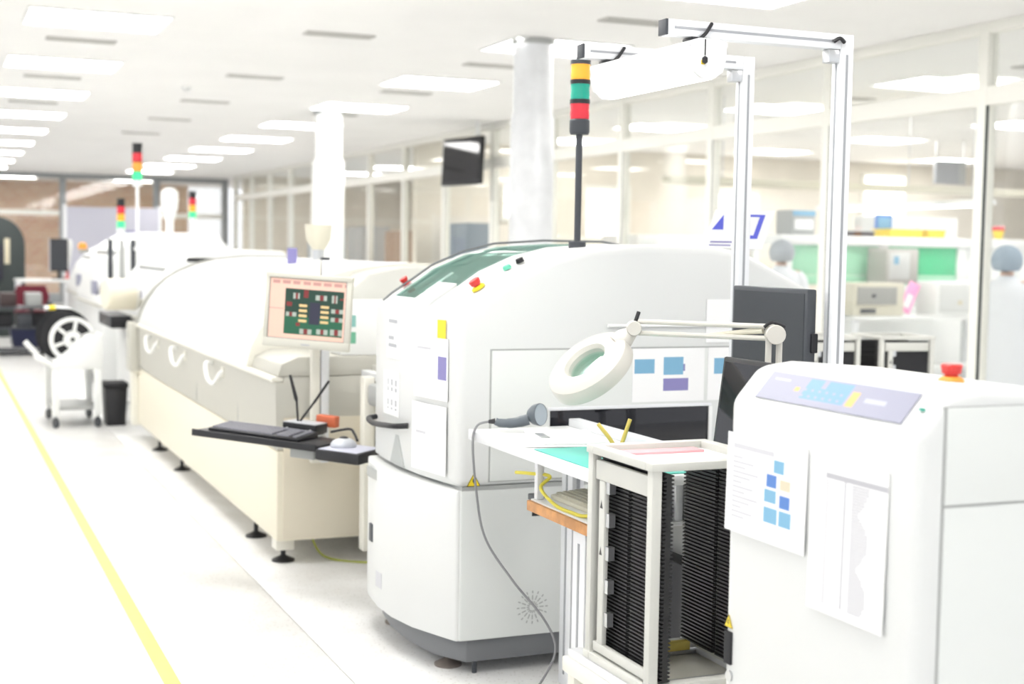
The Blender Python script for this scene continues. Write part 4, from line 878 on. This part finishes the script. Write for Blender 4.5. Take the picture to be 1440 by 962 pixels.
lathe('yellow_lens', [(0, 0), (.03, 0), (.05, .04), (.065, .10)], yellow, t, T(10.95, 12.1, 1.701), 18); lathe('red_lens', [(.065, .10), (.07, .14), (.05, .15), (0, .15)], redl, t, T(10.95, 12.1, 1.701), 18)
t = thing('chart_recorder', 'grey instrument on the beam near the pale green panels', 'instrument', (8.3, 12.1, 1.70))
box('body', 8.17, 8.45, 12.0, 12.3, 1.701, 1.96, greyp, t, b=.01); box('paper_window', 8.20, 8.42, 11.99, 12.005, 1.76, 1.86, paper, t); box('top_band', 8.17, 8.45, 11.992, 12.0, 1.90, 1.95, inkc, t)
t = thing('dark_carton', 'flat dark carton on the beam beside the yellow trays', 'carton', (9.1, 12.1, 1.70)); box('carton', 8.85, 9.20, 12.0, 12.3, 1.701, 1.75, brown, t); box('carton_lid', 8.84, 9.21, 11.99, 12.31, 1.75, 1.765, greyp, t)
t = thing('hanging_luminaire', 'long white lit tube lamp hanging behind the glass', 'lamp', (11.0, 13.5, 2.1))
prism('housing', [(10.94, 2.16), (11.06, 2.16), (11.10, 2.10), (10.90, 2.10)], 'y', 12.3, 15.5, white2, t); box('tube', 10.96, 11.04, 12.35, 15.45, 2.075, 2.10, lampb, t)
for y in (12.6, 15.2): tube('suspension_wire', [(11, y, 2.16), (11, y, 3.199)], .006, steel, t, 6)
t = thing('cable_tray', 'beige cable tray hanging across the room behind the glass', 'cable tray', (11, 13.1, 2.2))
box('tray_bed', 7.3, 17, 13.0, 13.2, 2.24, 2.26, beige, t); box('tray_side', 7.3, 17, 13.0, 13.015, 2.26, 2.32, beige, t); box('tray_side', 7.3, 17, 13.185, 13.2, 2.26, 2.32, beige, t)
for x in (8, 10.5, 13, 15.5): tube('drop_rod', [(x, 13.1, 2.25), (x, 13.1, 3.199)], .008, steel, t, 6)
t = thing('hanging_board', 'grey board hanging under the ceiling behind the glass', 'board', (13.75, 16, 2.55))
box('board_panel', 13.48, 14.02, 16.22, 16.28, 2.56, 2.90, mat('mid_grey', (.36, .37, .39), .5), t, b=.01); box('board_edge', 13.90, 14.02, 16.21, 16.22, 2.56, 2.90, greyp, t)
for x in (13.5, 14.0): tube('hanger_rod', [(x, 16.25, 2.90), (x, 16.25, 3.199)], .01, steel, t, 6)
t = thing('notice_board', 'blue framed notice on a white stand behind the yellow trays', 'notice', (11.0, 14.2, 0))
box('stand_post', 10.98, 11.03, 14.2, 14.24, 0, 1.75, white2, t); box('notice_panel', 10.88, 11.13, 14.17, 14.20, 1.73, 2.02, inkb, t); box('notice_sheet', 10.91, 11.10, 14.165, 14.172, 1.77, 1.98, inkc, t, b=0); box('stand_foot', 10.8, 11.2, 14.0, 14.4, 0, .03, white2, t)
t = thing('white_cupboard', 'white double door cupboard at the back behind the glass', 'cupboard', (12.6, 15.5, 0))
box('carcass', 11.9, 13.3, 15.5, 16.0, .05, 2.05, white, t, b=.01)
for x0 in (11.92, 12.61):
    d_ = box('door', x0, x0+.67, 15.485, 15.5, .1, 2.02, white2, t); box('handle', x0+(.60 if x0 < 12 else .03), x0+(.63 if x0 < 12 else .06), 15.46, 15.485, 1.0, 1.2, greyp, d_)
box('kick_plate', 11.95, 13.25, 15.53, 15.97, 0, .05, greyp, t)
# benches further along behind the glass, seen through the far panes
for k, (y, m_, lab) in enumerate(((15.2, white2, 'white work cell behind the glass by the printer tower light'), (18.0, creamw, 'cream work cell far behind the glass beyond the round column'))):
    t = thing('work_cell', lab, 'machine', (9.0, y, 0))
    box('cell_body', 8.2, 10.0, y, y+1.2, .08, 1.0, m_, t, b=.02); box('cell_top', 8.2, 10.0, y+.2, y+1.2, 1.55, 1.72, m_, t, b=.01)
    for x in (8.25, 9.95):
        for yy in (y+.25, y+1.15): box('cell_post', x-.04, x+.04, yy-.04, yy+.04, 1.0, 1.55, m_, t)
    box('cell_window', 8.3, 9.9, y+.24, y+.25, 1.05, 1.52, glzd, t, b=0); box('red_label', 8.9, 9.2, y-.005, y+.002, .80, .90, redl, t, b=0)
    for x in (8.4, 9.8): foot(t, x, y+.3, .08); foot(t, x, y+1, .08)
for k, (y, h_, m_, lab) in enumerate(((19.6, 1.9, 'slate', 'tall slate grey locker behind the far glass panes'), (22.6, 1.8, 'brown', 'brown wooden locker behind the far glass panes'), (25.0, 1.9, 'grey', 'pale grey locker behind the far glass panes'), (28.0, 1.9, 'blue', 'blue grey locker behind the farthest glass panes'))):
    mm = {'slate': mat('slate_blue', (.25, .30, .34), .5), 'brown': mat('locker_brown', (.42, .30, .22), .5), 'grey': mat('locker_grey', (.45, .46, .46), .5), 'blue': mat('locker_blue', (.36, .46, .55), .5)}[m_]
    t = thing('locker', lab, 'locker', (7.9, y, 0)); xx = 7.55
    box('carcass', xx, xx+.5, y, y+1.1, .06, h_, mm, t, b=.01)
    for j in range(2): d_ = box('door', xx-.015, xx, y+.02+.54*j, y+.54+.54*j, .1, h_-.04, mm, t); box('handle', xx-.03, xx-.015, y+.45+.12*j, y+.48+.12*j, 1.0, 1.15, steel, d_)
    box('plinth', xx+.03, xx+.47, y+.03, y+1.07, 0, .06, darkg, t)
struct('wall_end', bbox(7.2, 24, 34, 34.2, 0, 3.2), beigew)

# ------------------------------------------------------------------ people
def person(label, loc, rz, H, cap, cw=1.0):
    k = H/1.62
    J, E_, Rd = [], [], []
    def j(p, r, par=None):
        J.append(Vector(p)*k); Rd.append(r*k); i = len(J)-1
        if par is not None: E_.append((par, i))
        return i
    pel = j((0, 0, .87), .13); sp_ = j((0, 0, 1.04), .115, pel); ch = j((0, .01, 1.22), .13, sp_); nb = j((0, .01, 1.345), .06, ch); nk = j((0, 0, 1.40), .048, nb); hd = j((0, -.012, 1.48), .075, nk); ht = j((0, -.008, 1.565), .070, hd)
    j((0, -.105, 1.475), .010, hd)
    for s in (-1, 1):
        sh = j((s*.15, .01, 1.30), .055, ch); el = j((s*.21, .04, 1.05), .040, sh); wr_ = j((s*.17, -.14, .93), .027, el); pm = j((s*.15, -.20, .915), .030, wr_)
        for q, (dx, dl, dz) in enumerate(((-.026, .070, -.004), (-.009, .082, 0), (.009, .077, 0), (.025, .062, -.006))):
            a = j((s*.15+dx, -.20-dl*.55, .913+dz), .009, pm); j((s*.15+dx, -.20-dl, .895+dz), .008, a)
        a = j((s*.15-s*.035, -.205, .905), .010, pm); j((s*.15-s*.050, -.235, .892), .008, a)
        hp_ = j((s*.09, 0, .83), .085, pel); kn = j((s*.10, -.015, .46), .056, hp_); an = j((s*.10, .03, .09), .038, kn); j((s*.11, -.12, .035), .034, an); j((s*.10, .055, .04), .030, an)
    me = bpy.data.meshes.new('person_body'); me.from_pydata(J, E_, []); o = bpy.data.objects.new('person', me); C.objects.link(o)
    md = o.modifiers.new('skin', 'SKIN'); md.use_smooth_shade = True
    if not me.skin_vertices: me.attributes.new
    bpy.context.view_layer.update()
    try:
        sv = me.skin_vertices[0].data
    except Exception:
        bpy.context.view_layer.objects.active = o; bpy.ops.mesh.customdata_skin_add(); sv = me.skin_vertices[0].data
    for i, r in enumerate(Rd): sv[i].radius = (r, r*(.78 if i in (0, 1, 2) else 1)); sv[i].use_root = (i == 0)
    o.modifiers.new('smooth', 'SUBSURF').levels = 2; o.modifiers['smooth'].render_levels = 2
    me.materials.append(skin); o.location = loc; o.rotation_euler = (0, 0, rz); o['label'] = label; o['category'] = 'person'; INV[o] = Matrix.Identity(4)
    bm = bmesh.new(); rings = []
    for z, a, b in ((.50, .29, .23), (.70, .275, .22), (.92, .25, .20), (1.06, .24, .19), (1.20, .24, .18), (1.28, .22, .155), (1.325, .165, .115), (1.365, .075, .07), (1.385, .068, .065)):
        rings.append([bm.verts.new((a*(cw if z < 1.3 else 1)*k*math.cos(2*math.pi*i/24)*(1+.03*math.sin(5*i+z*9)*(z < 1.1)), b*k*math.sin(2*math.pi*i/24)*(1+.03*math.sin(4*i+z*7)*(z < 1.1))+.005, z*k)) for i in range(24)])
    for A, B in zip(rings, rings[1:]):
        for i in range(24): bm.faces.new((A[i], A[(i+1) % 24], B[(i+1) % 24], B[i]))
    for s in (-1, 1): btube(smooth_path([(s*.135*k, .01*k, 1.295*k), (s*.185*k, .02*k, 1.22*k), (s*.222*k, .045*k, 1.05*k), (s*.20*k, -.05*k, .985*k), (s*.172*k, -.135*k, .935*k)], 5), [.072*k]*6+[.065*k]*6+[.058*k]*5+[.050*k]*4, 14, bm)
    obj('coat', bm, coat, o, local=True)
    bm = bmesh.new()
    for s in (-1, 1): btube(smooth_path([(s*.085*k, 0, .86*k), (s*.095*k, -.01*k, .48*k), (s*.10*k, .03*k, .10*k)], 5), [.095*k]*4+[.075*k]*4+[.06*k]*3, 14, bm)
    obj('trousers', bm, trous, o, local=True)
    for s in (-1, 1): obj('shoe', bprism([(-.15, 0), (.075, 0), (.075, .06), (.0, .085), (-.06, .06), (-.15, .04)], 'x', s*.10-.042, s*.10+.042, .012), black, o, local=True)
    def ell(cx, cy, cz, a, b, c, cut=None):
        e = bmesh.new(); bmesh.ops.create_uvsphere(e, u_segments=20, v_segments=14, radius=1)
        for v in e.verts:
            q = v.co.copy()
            if cut is not None and q.z < cut: q.z = cut+(q.z-cut)*.12
            v.co = Vector((cx+a*q.x, cy+b*q.y, cz+c*q.z))*k
        return e
    obj('cap', ell(0, .015, 1.508, .122, .142, .128, -.62), cap, o, local=True)
    obj('hair', ell(0, .040, 1.468, .078, .072, .052), hairm, o, local=True)
    for s in (-1, 1):
        obj('eye', ell(s*.030, -.082, 1.492, .011, .008, .008), paper, o, local=True)
        obj('ear', ell(s*.079, -.003, 1.475, .010, .020, .030), skin, o, local=True)
    obj('mouth', ell(0, -.083, 1.432, .024, .008, .006), mat('lips', (.45, .18, .16), .5), o, local=True)
    return o
person('person in white coat and blue-grey cap turned away behind the glass', (7.96, 8.68, 0), R(118), 1.59, capm)
person('person in white coat and pale grey cap beside the pale green panels', (7.53, 11.22, 0), R(150), 1.63, capg, .8)
